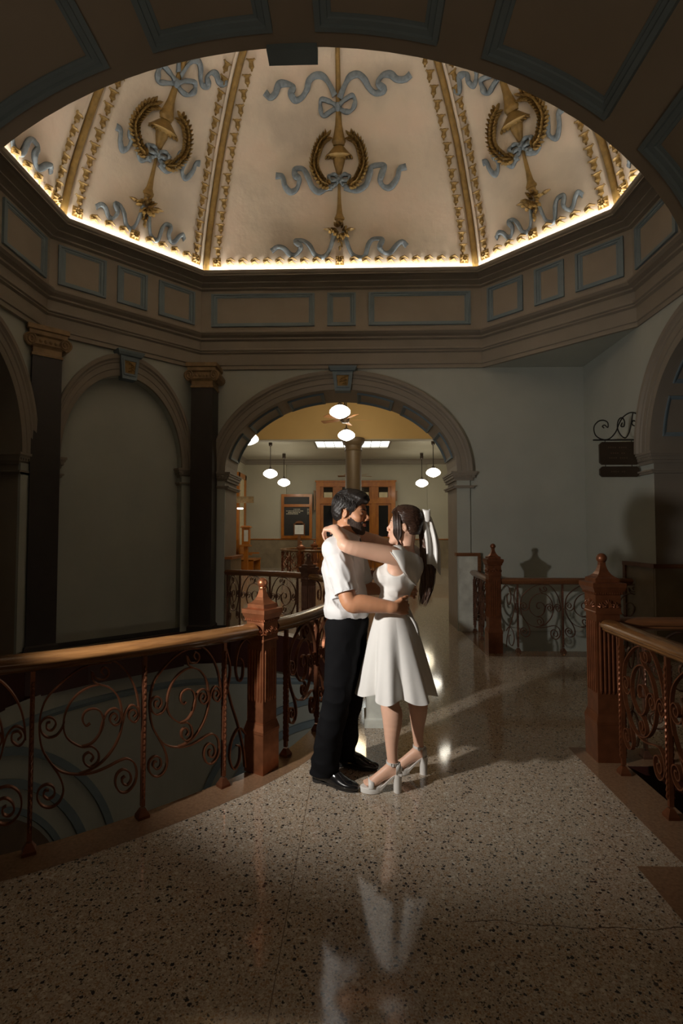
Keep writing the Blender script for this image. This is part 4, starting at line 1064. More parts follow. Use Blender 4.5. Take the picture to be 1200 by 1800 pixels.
mb = MB(); mb.box((0, 0, 1.36), (.28, .24, .62)); mb.square([(.18, 1.67), (.18, 1.71), (.12, 1.75)]); mb.square([(.18, .98), (.18, 1.03)]); mb.build('box', M['orange'], t)
mb = MB(); mb.box((0.02, -.125, 1.38), (.15, .01, .42)); mb.build('white_card', M['paper'], t)
t = thing('wall_sign', 'yellowish sign plate sticking out from the left hall wall', 'sign')
mb = MB(); mb.box((-4.35, 19.9, 2.78), (.72, .03, .26)); mb.build('plate', M['golddk'], t)
mb = MB(); mb.box((-HX+.03, 19.9, 2.78), (.06, .06, .34)); mb.build('bracket', M['metaldk'], t)
mb = MB(); mb.lathe([(.0, -.02), (.11, -.02), (.12, .0), (.11, .03), (0, .035)], (-4.45, 19.6, 2.42), 16); tag(mb.build('wall_lamp', M['cam']), 'tiny glaring white lamp low on the left wall of the hall under the sign plate', 'lamp')
# far well railing
EP = Path([(FWX+(FRX+.06)*cos(a), FWY+(FRY+.06)*sin(a)) for a in [2*PI*k/120 for k in range(121)]])
uL = EP.near(FWX-2.05, FWY-1.28); uR = EP.near(FWX-1.65, FWY+1.45); n = 20
railing('round copper scroll railing around the far stairwell in the lit hall', EP, 0, EP.len-.001, [EP.len*k/24 for k in range(25)], M['rail'], M['iron'], (False, False))
for x, y, lab in ((FWX-1.82, FWY-1.42, 'nearer copper newel on the far round railing'), (FWX-1.62, FWY+1.58, 'further copper newel on the far round railing'), (FWX+1.9, FWY-1.4, 'copper newel on the right of the far round railing, behind the couple')):
    newel('newel_post', lab, 1.21, M['copper'], (x, y, 0), .6, .083)
# ================================================================= people
V3 = lambda *a: np.array(a, float)
class SDF:
    def __init__(s): s.p = []
    def cone(s, a, b, ra, rb, k=.02, sub=False):
        a, b = V3(*a), V3(*b); s.p.append(('c', a, b, ra, rb, k, sub, (a+b)/2, np.linalg.norm(b-a)/2+max(ra, rb)))
    def ell(s, c, r, R=None, k=.02, sub=False):
        R = np.eye(3) if R is None else R; s.p.append(('e', V3(*c), V3(*r), R, None, k, sub, V3(*c), max(r)))
    def chain(s, pts, rad, k=.02):
        Q = [list(p)+[r] for p, r in zip(pts, rad)]
        small = max(rad) < .013
        C = Q if small or len(Q) < 3 else [list(q) for q in crom(Q, 5)]
        for i in range(len(C)-1): s.cone(C[i][:3], C[i+1][:3], C[i][3], C[i+1][3], k if i == 0 else (.003 if small else .00001))
    def ev(s, P, prims):
        d = np.full(P.shape[:-1], 1.0, np.float64)
        for q in prims:
            if q[0] == 'c':
                a, b, ra, rb = q[1:5]; ab = b-a; L2 = ab@ab
                t = np.clip(((P-a)@ab)/max(L2, 1e-12), 0, 1)
                v = P-a-t[..., None]*ab; di = np.sqrt((v*v).sum(-1))-(ra+(rb-ra)*t)
            else:
                c, r, R = q[1:4]; L = (P-c)@R        # R columns = local axes in world
                k0 = np.sqrt(((L/r)**2).sum(-1)); k1 = np.sqrt(((L/(r*r))**2).sum(-1))+1e-9
                di = k0*(k0-1)/k1
            k = q[5]
            if q[6]:
                di = -di; h = np.clip(.5-.5*(di-d)/k, 0, 1); d = di*(1-h)+d*h+k*h*(1-h)
            else:
                h = np.clip(.5+.5*(d-di)/k, 0, 1); d = d*(1-h)+di*h-k*h*(1-h)
        return d
    def mesh(s, res=.005, post=None, pad=.03, B=12, lo=None, hi=None):
        pos = [q for q in s.p if not q[6]]
        if lo is None: lo = np.min([q[7]-q[8] for q in pos], 0)-pad
        if hi is None: hi = np.max([q[7]+q[8] for q in pos], 0)+pad
        lo, hi = np.array(lo, float), np.array(hi, float)
        n = np.ceil((hi-lo)/res/B).astype(int)*B
        D = np.full(n, 1.0, np.float32); br = B*res*math.sqrt(3)/2
        ax = np.arange(B)*res
        gx, gy, gz = np.meshgrid(ax, ax, ax, indexing='ij'); G = np.stack([gx, gy, gz], -1)
        for i in range(0, n[0], B):
            for j in range(0, n[1], B):
                for k in range(0, n[2], B):
                    o = lo+np.array((i, j, k))*res; c = o+B*res/2
                    near = [q for q in s.p if np.linalg.norm(q[7]-c) < q[8]+br+.05]
                    if not near: continue
                    d0 = s.ev(c[None], near)[0]
                    if abs(d0) > br*1.6+.03: D[i:i+B, j:j+B, k:k+B] = d0; continue
                    P = G+o; d = s.ev(P, near)
                    if post is not None: d = post(P, d)
                    D[i:i+B, j:j+B, k:k+B] = d
        return nets(D, lo, res)
_ng = np.random.RandomState(9).rand(24, 24, 24)
def vnoise(P, sx, sy, sz, o=0):
    q = P*np.array((sx, sy, sz))+o+100; i = np.floor(q).astype(int); f = q-i; f = f*f*(3-2*f); out = 0
    for a in (0, 1):
        for b in (0, 1):
            for c in (0, 1):
                w = (f[..., 0] if a else 1-f[..., 0])*(f[..., 1] if b else 1-f[..., 1])*(f[..., 2] if c else 1-f[..., 2])
                out = out+w*_ng[(i[..., 0]+a) % 24, (i[..., 1]+b) % 24, (i[..., 2]+c) % 24]
    return out
def crease(P, sx, sy, sz, o=0): return 1-np.abs(vnoise(P, sx, sy, sz, o)*2-1)
def nets(D, lo, res):
    ins = D < 0
    c = np.zeros(np.array(D.shape)-1, np.int8)
    for a in (0, 1):
        for b in (0, 1):
            for e in (0, 1):
                c += ins[a:D.shape[0]-1+a, b:D.shape[1]-1+b, e:D.shape[2]-1+e]
    act = (c > 0) & (c < 8); idx = np.argwhere(act); ids = np.full(act.shape, -1, np.int64); ids[act] = np.arange(len(idx))
    acc = np.zeros((len(idx), 3)); cnt = np.zeros(len(idx))
    for ax in range(3):
        o1, o2 = [x for x in range(3) if x != ax]
        for u in (0, 1):
            for v in (0, 1):
                p = idx.copy(); p[:, o1] += u; p[:, o2] += v; q = p.copy(); q[:, ax] += 1
                d0 = D[p[:, 0], p[:, 1], p[:, 2]]; d1 = D[q[:, 0], q[:, 1], q[:, 2]]
                m = (d0 < 0) != (d1 < 0); t = np.where(m, d0/(d0-d1+1e-12), 0)
                w = p-idx; w = w.astype(float); w[:, ax] = t
                acc[m] += w[m]; cnt[m] += 1
    vs = lo+(idx+acc/np.maximum(cnt, 1)[:, None])*res
    faces = []
    for ax in range(3):
        o1, o2 = (ax+1) % 3, (ax+2) % 3
        a = [slice(1, None)]*3; a[ax] = slice(0, -1); b = [slice(1, None)]*3
        s0 = ins[tuple(slice(1, D.shape[x]-1) if x != ax else slice(0, D.shape[x]-1) for x in range(3))]
        s1 = ins[tuple(slice(1, D.shape[x]-1) if x != ax else slice(1, D.shape[x]) for x in range(3))]
        e = np.argwhere(s0 != s1); flip = s0[s0 != s1]
        base = e.copy(); base[:, o1] += 1; base[:, o2] += 1     # grid vertex
        def cell(d1, d2):
            q = base.copy(); q[:, o1] -= d1; q[:, o2] -= d2; return ids[q[:, 0], q[:, 1], q[:, 2]]
        Q = np.stack([cell(1, 1), cell(0, 1), cell(0, 0), cell(1, 0)], -1)
        Q[~flip] = Q[~flip][:, ::-1]
        faces.append(Q[(Q >= 0).all(-1)])
    return vs, np.concatenate(faces)
def sm_build(name, vf, m, parent, smooth_it=1):
    vs, F = vf
    if smooth_it:
        # light laplacian smoothing
        E = np.concatenate([F[:, [0, 1]], F[:, [1, 2]], F[:, [2, 3]], F[:, [3, 0]]]); E = np.concatenate([E, E[:, ::-1]])
        for it in range(smooth_it):
            acc = np.zeros_like(vs); np.add.at(acc, E[:, 0], vs[E[:, 1]]); n = np.bincount(E[:, 0], minlength=len(vs))[:, None]
            vs = vs*.5+.5*acc/np.maximum(n, 1)
    me = bpy.data.meshes.new(name); me.from_pydata(vs.tolist(), [], F.tolist()); me.update(); me.validate()
    me.materials.append(m); me.polygons.foreach_set('use_smooth', [True]*len(me.polygons))
    o = bpy.data.objects.new(name, me); COL.objects.link(o); o.parent = parent; return o
def headframe(yawv, pitch, roll=0):
    """columns: forward, left, up"""
    f = V3(cos(yawv)*cos(pitch), sin(yawv)*cos(pitch), sin(pitch)); l = V3(-sin(yawv), cos(yawv), 0); u = np.cross(f, l)
    return np.stack([f, l, u], 1)
class Head:
    def __init__(s, o, A, k=1): s.o, s.A, s.k = V3(*o), A, k
    def w(s, p): return s.o+s.A@(V3(*p)*s.k)
    def loc(s, P): return ((P-s.o)@s.A)/s.k
    def ell(s, S, c, r, k=.015, sub=False, tilt=None):
        R = s.A
        if tilt is not None: R = s.A@tilt
        S.ell(s.w(c), V3(*r)*s.k, R, k*s.k, sub)
    def cone(s, S, a, b, ra, rb, k=.015, sub=False): S.cone(s.w(a), s.w(b), ra*s.k, rb*s.k, k*s.k, sub)
def face(S, H, male):
    j = 1 if male else .88
    H.ell(S, (-.012, 0, .058), (.099, .075, .088))
    H.ell(S, (.045, 0, .0), (.052, .062, .085), .03)
    H.ell(S, (.055, 0, -.065), (.042, .046*j, .040), .03)
    H.ell(S, (.087, 0, -.098), (.016, .020*j, .015), .022)
    for s in (-1, 1):
        H.cone(S, (.002, s*.054*j, -.040), (.072, s*.022, -.095), .019*j, .014, .02)
        H.ell(S, (.066, s*.040, -.014), (.026, .022, .022), .02)
        H.ell(S, (.079, s*.020, .040), (.016, .024, .010), .016)
        H.ell(S, (.101, s*.033, .016), (.016, .019, .011), .012, True)
        H.ell(S, (.0825, s*.032, .014), (.0125, .0150, .0125), .003)
        H.ell(S, (.111, s*.0125, -.022), (.010, .0075, .008), .008)
        # ear: helix with hollow
        T = np.array([[cos(.25), 0, sin(.25)], [0, 1, 0], [-sin(.25), 0, cos(.25)]])
        T2 = np.array([[cos(.35*s), -sin(.35*s), 0], [sin(.35*s), cos(.35*s), 0], [0, 0, 1]])
        H.ell(S, (-.008, s*.079, .004), (.0175, .007, .031), .005, tilt=T2@T)
        H.ell(S, (-.003, s*.089, .003), (.0095, .009, .018), .004, True, tilt=T2@T)
        H.ell(S, (.003, s*.080, -.002), (.004, .005, .006), .004)
    nl = .126 if male else .119
    H.cone(S, (.092, 0, .030), (nl-.010, 0, -.004), .008, .0085, .012)
    H.ell(S, (nl-.006, 0, -.009 if male else -.008), (.0100, .0090, .0088), .010)
    H.ell(S, (.097, 0, -.044), (.010, .024, .014), .012)
    H.ell(S, (.1015, 0, -.0495), (.008, .021, .0042), .004)
    H.ell(S, (.0995, 0, -.0600), (.0085, .018, .0055), .004)
    H.ell(S, (.112, 0, -.0545), (.012, .024, .0016), .003, True)
def hand(S, wrist, fwd, up, side, L, fingers, palm=(.080, .040, .015), fr=.0085, thumb=None):
    """fwd: wrist->knuckles; up: back of hand; side: towards the thumb. fingers: list of curl angles (3) each, index first"""
    fwd, up = V3(*fwd), V3(*up); fwd /= np.linalg.norm(fwd); up = up-fwd*(up@fwd); up /= np.linalg.norm(up); sd = np.cross(fwd, up)*side
    w = V3(*wrist); R = np.stack([fwd, sd, up], 1)
    S.ell(w+fwd*L*.45, (L*.50, palm[1], palm[2]), R, .012)
    S.cone(w-fwd*.02, w+fwd*L*.3, .024*L/.085, .022*L/.085, .02)
    ln = [.95, 1.05, .98, .78]; out = []
    for i, cu in enumerate(fingers):
        x = palm[1]*(.72-.48*i); b = w+fwd*L*(.86-.05*abs(i-1))+sd*x; d = fwd.copy()+sd*(.08-.055*i); d /= np.linalg.norm(d); a = 0
        S.cone(w+fwd*L*.3+sd*x*.7, b, fr*1.1, fr*1.12, .010)
        seg = [.50*L*ln[i], .30*L*ln[i], .25*L*ln[i]]; r = fr
        for kx in range(3):
            a += cu[kx]; v = d*cos(a)-up*sin(a); e = b+v*seg[kx]; S.cone(b, e, r, r*.90, .005); b = e; r *= .92
        out.append((b, v, r))
    tb = w+fwd*L*.18+sd*palm[1]*.7; t1 = tb+(fwd*.55+sd*.8-up*.25)*L*.38 if thumb is None else tb+V3(*thumb[0])*L*.38
    dv = (fwd*.85+sd*.35-up*.35) if thumb is None else V3(*thumb[1])
    t2 = t1+dv*L*.36; t3 = t2+dv*L*.26
    S.cone(tb, t1, fr*1.5, fr*1.2, .012); S.cone(t1, t2, fr*1.2, fr*1.08, .006); S.cone(t2, t3, fr*1.08, fr*.85, .006)
    return out
skin_m = mat('warm tan skin', (.58, .28, .15), .5, var=.05, vscale=12, sss=.12, bump=.12, bscale=180, dist=.0008)
skin_w = mat('light skin', (.80, .49, .35), .48, var=.04, vscale=12, sss=.12, bump=.08, bscale=180, dist=.0008)
def hairmat(name, c, rough=.38, s=(260, 260, 10), b=.5):
    m, nt, bs = _nt(name); N, L = nt.nodes, nt.links
    tc = N.new('ShaderNodeTexCoord'); mp = N.new('ShaderNodeMapping'); mp.inputs['Scale'].default_value = s
    n = N.new('ShaderNodeTexNoise'); n.inputs['Scale'].default_value = 1; n.inputs['Detail'].default_value = 4; n.inputs['Distortion'].default_value = .6
    cr = N.new('ShaderNodeValToRGB'); cr.color_ramp.elements[0].position = .3; cr.color_ramp.elements[1].position = .75
    cr.color_ramp.elements[0].color = (c[0]*.5, c[1]*.5, c[2]*.5, 1); cr.color_ramp.elements[1].color = (c[0]*1.6, c[1]*1.6, c[2]*1.6, 1)
    L.new(tc.outputs['Object'], mp.inputs[0]); L.new(mp.outputs[0], n.inputs['Vector']); L.new(n.outputs['Fac'], cr.inputs[0]); L.new(cr.outputs[0], bs.inputs['Base Color'])
    bp = N.new('ShaderNodeBump'); bp.inputs['Strength'].default_value = b; bp.inputs['Distance'].default_value = .003
    L.new(n.outputs['Fac'], bp.inputs['Height']); L.new(bp.outputs[0], bs.inputs['Normal']); bs.inputs['Roughness'].default_value = rough
    return m
MH = dict(hm=hairmat('black brown hair', (.014, .010, .008), .5, (120, 120, 60)), hb=hairmat('dark beard', (.045, .026, .018), .75, (400, 400, 200), .8),
  hw=hairmat('dark brown hair', (.045, .022, .014), .34, (30, 200, 200), .4), hp=hairmat('brown ponytail', (.10, .050, .032), .33, (260, 260, 14)),
  shirt=mat('white cotton shirt', (.78, .78, .78), .75, var=.02, bump=.15, bscale=14, dist=.01, sheen=.1), trou=mat('black trousers', (.006, .006, .007), .85, spec=.12, var=.1, bump=.2, bscale=10, dist=.01),
  dress=mat('white dress fabric', (.80, .79, .76), .7, var=.02, bump=.2, bscale=12, dist=.01), satin=mat('white satin ribbon', (.82, .81, .78), .35, var=.02, sheen=.2),
  shoe=mat('black polished leather', (.010, .010, .011), .16, coat=.6, var=.1), sole=mat('black shoe sole', (.02, .018, .016), .6), sock=mat('dark brown sock', (.06, .03, .02), .8),
  sandal=mat('white leather sandal', (.74, .72, .68), .4, var=.03), lip=mat('pink lips', (.55, .20, .17), .4, var=.05), eyew=mat('eye white', (.7, .68, .65), .2), iris=mat('dark iris', (.03, .015, .01), .1),
  nail=mat('pale nail polish', (.85, .72, .68), .25), brow=mat('dark eyebrow', (.02, .013, .010), .8), gold=M['gold'])
def eyes(H, par):
    for s in (-1, 1):
        mb = MB(); c = H.w((.0835, s*.032, .0135)); rows = []
        for a in range(7):
            th = PI*a/6*.5; rows.append([c+H.A@(V3(cos(th)*.0128, sin(th)*cos(2*PI*q/12)*.0125, sin(th)*sin(2*PI*q/12)*.0050)*H.k) for q in range(12)])
        mb.grid(rows, closev=True); e = mb.build('eye', MH['eyew'], par, smooth=True)
        mb = MB(); c2 = H.w((.0957, s*.032, .0135)); rows = [[c2+H.A@(V3(.0004-rr*.02, rr*cos(2*PI*q/12), rr*.9*sin(2*PI*q/12))*H.k) for q in range(12)] for rr in (.0001, .003, .0048)]
        mb.grid(rows, closev=True); mb.build('iris', MH['iris'], e)
        mb = MB(); mb.tube([H.w((.0935-.10*abs(t)**2, s*(.032+.02*t), .0195-.012*t*t)) for t in (-.8, -.5, 0, .5, .9)], [.0006, .0012, .0014, .0014, .0006], 5); mb.build('eyelashes', MH['brow'], e)
def brows(H, par, th=.004, z=.040):
    for s in (-1, 1):
        mb = MB(); mb.tube([H.w(q) for q in ((.100, s*.010, z-.003), (.099, s*.022, z+.002), (.090, s*.038, z+.003), (.078, s*.050, z-.003))], [th*.7, th, th*.8, th*.3], 6); mb.build('eyebrow', MH['brow'], par, smooth=True)
# ------------------------------------------------------------------ the man
man = thing('person', 'bearded man in white short-sleeved shirt and black trousers, arm round the woman', 'person', None, (0, 0, 0))
TY = -math.radians(14)
f_, r_ = V3(cos(TY), sin(TY), 0), V3(sin(TY), -cos(TY), 0)      # forward, his right (towards the viewer)
MY = 3.25
RT = np.stack([f_, r_, V3(0, 0, 1)], 1)
def mb_(x, y, z): return V3(x, y, z)
MHd = Head((-.034, 3.245, 1.612), headframe(-math.radians(20), -math.radians(6)), 1.0)
S = SDF(); face(S, MHd, True)
neck0 = V3(-.062, 3.25, 1.45)
S.cone(neck0, MHd.w((-.022, 0, -.02)), .064, .058, .03)
chest = V3(-.075, 3.25, 1.27); S.ell(chest, (.112, .165, .19), RT, .05)
S.ell(V3(-.075, 3.25, 1.40), (.085, .175, .07), RT, .05)
S.ell(V3(-.055, 3.25, 1.02), (.105, .150, .15), RT, .06)
S.ell(V3(-.05, 3.25, .93), (.110, .16, .12), RT, .05)
shR = V3(-.118, 3.08, 1.395); elR = V3(-.035, 2.985, 1.098); wrR_ = V3(.225, 2.985, 1.066)
S.cone(shR+V3(.01, .04, 0), shR, .060, .056, .03); S.chain([shR, shR*.5+elR*.5, elR, elR*.68+wrR_*.32, wrR_], [.056, .053, .051, .052, .033], .03)
hand(S, wrR_+V3(.0, 0, -.002), (.80, .42, -.02), (.35, -1, .15), -1, .090, [(.75, .55, .4), (.75, .6, .4), (.7, .6, .4), (.65, .6, .4)], palm=(.09, .042, .019), fr=.0100, thumb=((.75, .1, .55), (.7, .55, .25)))
shL = V3(-.03, 3.42, 1.395); elL = V3(.07, 3.50, 1.12); wrL_ = V3(.30, 3.40, 1.12)
S.cone(shL-V3(-.01, .04, 0), shL, .060, .056, .03); S.chain([shL, elL], [.058, .045], .03); S.chain([elL, wrL_], [.046, .031], .02)
hand(S, wrL_, (.85, -.45, 0), (.4, 1, .1), 1, .088, [(.6, .5, .4)]*4, palm=(.09, .042, .019), fr=.0095, thumb=((.75, -.1, .5), (.7, -.5, .25)))
hipR, knR, anR = V3(-.07, 3.165, .90), V3(-.115, 3.13, .50), V3(-.195, 3.135, .10)
hipL, knL, anL = V3(-.035, 3.33, .90), V3(-.035, 3.36, .50), V3(-.085, 3.365, .10)
for h, k, a in ((hipR, knR, anR), (hipL, knL, anL)):
    S.chain([h, k, k*.6+a*.4, a, a-V3(0, 0, .04)], [.092, .058, .056, .038, .036], .03)
man_body = sm_build('body', S.mesh(.0040), skin_m, man, 2)
eyes(MHd, man); brows(MHd, man, .0048, .038)
# mouth colour
def lips(H, par, m=MH['lip']):
    mb = MB()
    for z, w, r in ((-.0500, .019, .0034), (-.0597, .017, .0044)):
        mb.tube([H.w((.1085-.55*(t*w)**2*38-.002*abs(t), t*w, z+(.0012*(1-abs(t)) if z > -.055 else -.0006*(1-abs(t))) + (.003*abs(t)**2))) for t in (-1, -.6, -.2, .2, .6, 1)], [r*.3, r*.8, r, r, r*.8, r*.3], 7)
    mb.build('lips', m, par, smooth=True)
lips(MHd, man)
# hair
def shell(H, prims, mesh_res, post, name, m, par, it=1):
    S = SDF()
    for q in prims: (H.ell if q[0] == 'e' else H.cone)(S, *q[1:])
    return sm_build(name, S.mesh(mesh_res, post), m, par, it)
def strand(P, H, a=1.0):
    L = H.loc(P)
    return L
def man_hair(P, d):
    L = MHd.loc(P); x, y, z = L[..., 0], abs(L[..., 1]), L[..., 2]
    ph = x*95+z*60+y*40
    d = d+.0010*np.sin(ph+3*np.sin(z*60))+.0006*np.sin(x*210-z*180)
    # cut away the face, the ears and the neck
    line = np.interp(x, [-.13, -.085, -.06, -.032, -.030, .008, .012, .03, .04, .06, .075, .09, .12], [-.052, -.050, -.042, -.030, .028, .030, -.022, -.016, .028, .052, .066, .078, .082])
    cut = (line+.004*np.sin(x*400)) - z
    d = np.maximum(d, cut)
    earc = np.sqrt(((x+.006)/.024)**2+((z-.004)/.036)**2)-1
    return np.maximum(d, -(earc*.02))
shell(MHd, [('e', (-.016, 0, .060), (.112, .087, .102), .01), ('e', (-.055, 0, .01), (.066, .078, .070), .03), ('e', (.035, .0, .118), (.070, .066, .042), .03), ('e', (.078, -.012, .108), (.034, .052, .028), .02),
            ('c', (.085, .03, .112), (.112, -.03, .088), .020, .012, .015), ('c', (.0, .074, .03), (.012, .077, -.01), .012, .005, .01), ('c', (.0, -.074, .03), (.012, -.077, -.01), .012, .005, .01)], .0032, man_hair, 'hair', MH['hm'], man, 1)
rnd = random.Random(5); mb = MB()
for i in range(900):            # loose locks laid over the hair
    a = rnd.uniform(-PI, PI); v = rnd.uniform(.05, .95)
    th = v*1.75; x0 = V3(-.016+.110*sin(th)*cos(a), .086*sin(th)*sin(a), .060+.101*cos(th))
    if x0[0] > .055 and x0[2] < .10: continue
    if abs(x0[1]) > .05 and x0[0] > -.02 and x0[2] < .055: continue
    if x0[2] < -.01: continue
    wv = rnd.uniform(-.25, .25); top = min(1, max(0, (x0[2]-.085)/.05)); dirv = V3(1.0*top-.45*(1-top), wv, -.15*top-1.0*(1-top)); L = rnd.uniform(.030, .055); pts = []
    for t in (0, .33, .66, 1):
        p = x0+dirv*L*t; q = (p-V3(-.016, 0, .060))/V3(.112, .088, .103); q = q/np.linalg.norm(q)*(1.002+.016*sin(t*3)); pts.append(MHd.w(q*V3(.112, .088, .103)+V3(-.016, 0, .060)))
    mb.tube(pts, [.0014, .0026, .0022, .0004], 4)
mb.build('hair_locks', MH['hm'], man, smooth=True)
def beard_post(P, d):
    L = MHd.loc(P); x, y, z = L[..., 0], abs(L[..., 1]), L[..., 2]
    d = d-.0030*(vnoise(P, 260, 260, 200)-.5)-.0025*(vnoise(P, 120, 120, 90, 4)-.5)
    top = np.interp(x, [-.03, .024, .034, .050, .068, .085, .094, .13], [-.012, -.010, -.016, -.028, -.036, -.035, -.032, -.032])
    d = np.maximum(d, z-top)
    back = np.interp(z, [-.12, -.085, -.05, .0, .02], [.045, .018, .010, .010, .008]); d = np.maximum(d, back-x)
    d = np.maximum(d, -.128-z)
    lip = np.sqrt(((y)/.021)**2+((z+.0565)/.0088)**2)-1
    return np.maximum(d, np.where(x > .07, -lip*.008, -1))
shell(MHd, [('e', (.045, 0, .0), (.0545, .0650, .0875), .03), ('e', (.055, 0, -.065), (.0455, .0495, .0435), .03), ('e', (.087, 0, -.099), (.0215, .027, .021), .022), ('e', (.098, 0, -.0415), (.0125, .029, .0075), .006),
            ('c', (.002, .054, -.040), (.072, .022, -.095), .0215, .0175, .02), ('c', (.002, -.054, -.040), (.072, -.022, -.095), .0215, .0175, .02)], .0030, beard_post, 'beard', MH['hb'], man, 1)
# shirt
def folds(P, d, a=.004, fx=34, fz=26, seed=0):
    x, y, z = P[..., 0], P[..., 1], P[..., 2]
    return d+a*np.sin(fx*x+14*np.sin(6*z+seed)+fz*.3*y)*np.sin(fz*z*.5+9*y+2*np.sin(11*x)+seed)+a*.5*np.sin(60*z+30*x+20*y+seed)
S = SDF()
S.ell(V3(-.078, 3.25, 1.26), (.128, .182, .20), RT, .05); S.ell(V3(-.066, 3.25, 1.410), (.105, .190, .072), RT, .05)
S.ell(V3(-.058, 3.25, 1.06), (.132, .172, .16), RT, .06); S.ell(V3(-.056, 3.25, .99), (.134, .172, .10), RT, .05)
S.cone(neck0+V3(-.008, 0, -.02), neck0+V3(-.004, 0, .060), .088, .066, .03)
slR = elR*.80+shR*.20+V3(-.005, .005, .0)
S.cone(shR+V3(.01, .04, .0), shR+V3(-.002, 0, .003), .074, .076, .03); S.chain([shR+V3(-.002, 0, .003), shR*.55+slR*.45, slR], [.076, .076, .072], .03)
slL = elL*.80+shL*.20; S.chain([shL, slL], [.074, .068], .025)
axR = (slR-shR)/np.linalg.norm(slR-shR); axL = (slL-shL)/np.linalg.norm(slL-shL)
def shirt_post(P, d):
    x0, z0 = P[..., 0], P[..., 2]; Q = np.stack([x0+.5*z0, P[..., 1], z0-.3*x0], -1)
    d = d-.0065*(crease(Q, 17, 12, 5)**3-.25)-.004*(crease(Q, 30, 22, 11, 7)**3-.2)
    d = folds(P, d, .0015)
    x, y, z = P[..., 0], P[..., 1], P[..., 2]
    # wrinkles hanging from the armpit, and the tuck at the waist
    d = d+.004*np.sin(70*(x+.4*z)+2)*np.clip((1.30-z)/.2, 0, 1)*np.clip((z-1.0)/.1, 0, 1)*.6
    blouse = np.clip((1.06-z)/.08, 0, 1); d = d+.010*blouse**2+.004*np.sin(55*x+40*y)*blouse
    d = np.maximum(d, .972-.03*np.clip((x+.08)/.2, -1, 1)*0-z)
    # cut the sleeves at their hems
    eR = (P-slR)@axR; nr = (np.linalg.norm(P-slR, axis=-1) < .14) & (y < 3.11); d = np.where(nr, np.maximum(d, eR-.010), d)
    eL = (P-slL)@axL; nl = (np.linalg.norm(P-slL, axis=-1) < .14) & (y > 3.40); d = np.where(nl, np.maximum(d, eL-.010), d)
    # collar opening
    ax = MHd.w((-.02, 0, -.02))-neck0; ax = ax/np.linalg.norm(ax); h = (P-neck0)@ax
    rad = np.linalg.norm(P-neck0-h[..., None]*ax, axis=-1)
    d = np.maximum(d, np.minimum(.0665-rad, 10)*np.where(h > -.03, 1, -100)) if False else np.where(h > .0, np.maximum(d, np.maximum(.062-rad, h-.050)), d)
    return d
# hollow the sleeve mouths
S.cone(slR-axR*.05, slR+axR*.06, .054, .064, .004, True); S.cone(slL-axL*.05, slL+axL*.06, .054, .062, .004, True)
sm_build('shirt', S.mesh(.0050, shirt_post), MH['shirt'], man, 1)
# collar: a folded band round the neck
ax = MHd.w((-.02, 0, -.02))-neck0; ax /= np.linalg.norm(ax); e1 = f_-ax*(f_@ax); e1 /= np.linalg.norm(e1); e2 = np.cross(ax, e1)
mb = MB(); rows = []
for i in range(45):
    a = math.radians(14)+(2*PI-math.radians(28))*i/44; back = (1-cos(a))/2
    c = cos(a)*e1+sin(a)*e2
    base = neck0+ax*(.030+.052*back-.016*(1-back)**2)+e1*(.022*(1-back)-.002)
    w = .040+.034*(1-back)**3
    rows.append([base+c*.063, base+c*.063+ax*.016, base+c*.066+ax*.018, base+c*.0715+ax*.012, base+c*(.084)-ax*w*.55, base+c*(.094+.012*(1-back))-ax*w, base+c*(.090+.010*(1-back))-ax*w, base+c*.082-ax*.02])
mb.grid(rows, closev=True); mb.cap(rows[0]); mb.cap(rows[-1]); mb.build('collar', MH['shirt'], man, smooth=False, autosm=.9)
# hem band of the near sleeve and the placket
mb = MB(); e3 = np.cross(axR, V3(0, 1, 0)); e3 /= np.linalg.norm(e3); e4 = np.cross(axR, e3)
mb.grid([[slR+axR*(h)+(e3*cos(2*PI*k/32)+e4*sin(2*PI*k/32))*r for k in range(32)] for h, r in ((-.022, .0690), (-.022, .0722), (.011, .0722), (.011, .068), (-.02, .066))], closev=True)
mb.build('sleeve_hem', MH['shirt'], man, autosm=.6)
# trousers
S = SDF()
S.ell(V3(-.052, 3.25, .93), (.122, .165, .11), RT, .05)
S.chain([hipR, hipR*.5+knR*.5, knR, knR*.5+anR*.5, anR+V3(.004, 0, -.035)], [.112, .098, .082, .080, .082], .03)
S.chain([hipL, hipL*.5+knL*.5, knL, knL*.5+anL*.5, anL+V3(.004, 0, -.035)], [.112, .098, .082, .080, .082], .03)
def trou_post(P, d):
    x, y, z = P[..., 0], P[..., 1], P[..., 2]
    k = np.clip((.72-z)/.3, 0, 1)
    d = d-.008*(crease(P, 9, 9, 11, 3)**3-.25)
    d = d+.0035*np.sin(30*z+18*x+5*np.sin(13*y))*k+.004*np.sin(24*x+30*z)*np.clip((z-.7)/.15, 0, 1)
    lo = np.clip((.22-z)/.14, 0, 1); d = d+.004*np.sin(75*z+20*x)*lo
    return np.maximum(np.maximum(d, z-.985), .055+.12*np.clip(-(x+.19), -1, 1)*0-z)
sm_build('trousers', S.mesh(.0055, trou_post), MH['trou'], man, 1)
mb = MB(); mb.grid([[V3(-.052, 3.25, z)+f_*cos(2*PI*k/40)*(.116+o)+r_*sin(2*PI*k/40)*(.160+o) for k in range(40)] for z, o in ((.955, 0), (.955, .006), (.988, .006), (.988, 0))], closev=True); mb.build('belt', MH['shoe'], man, autosm=.5)
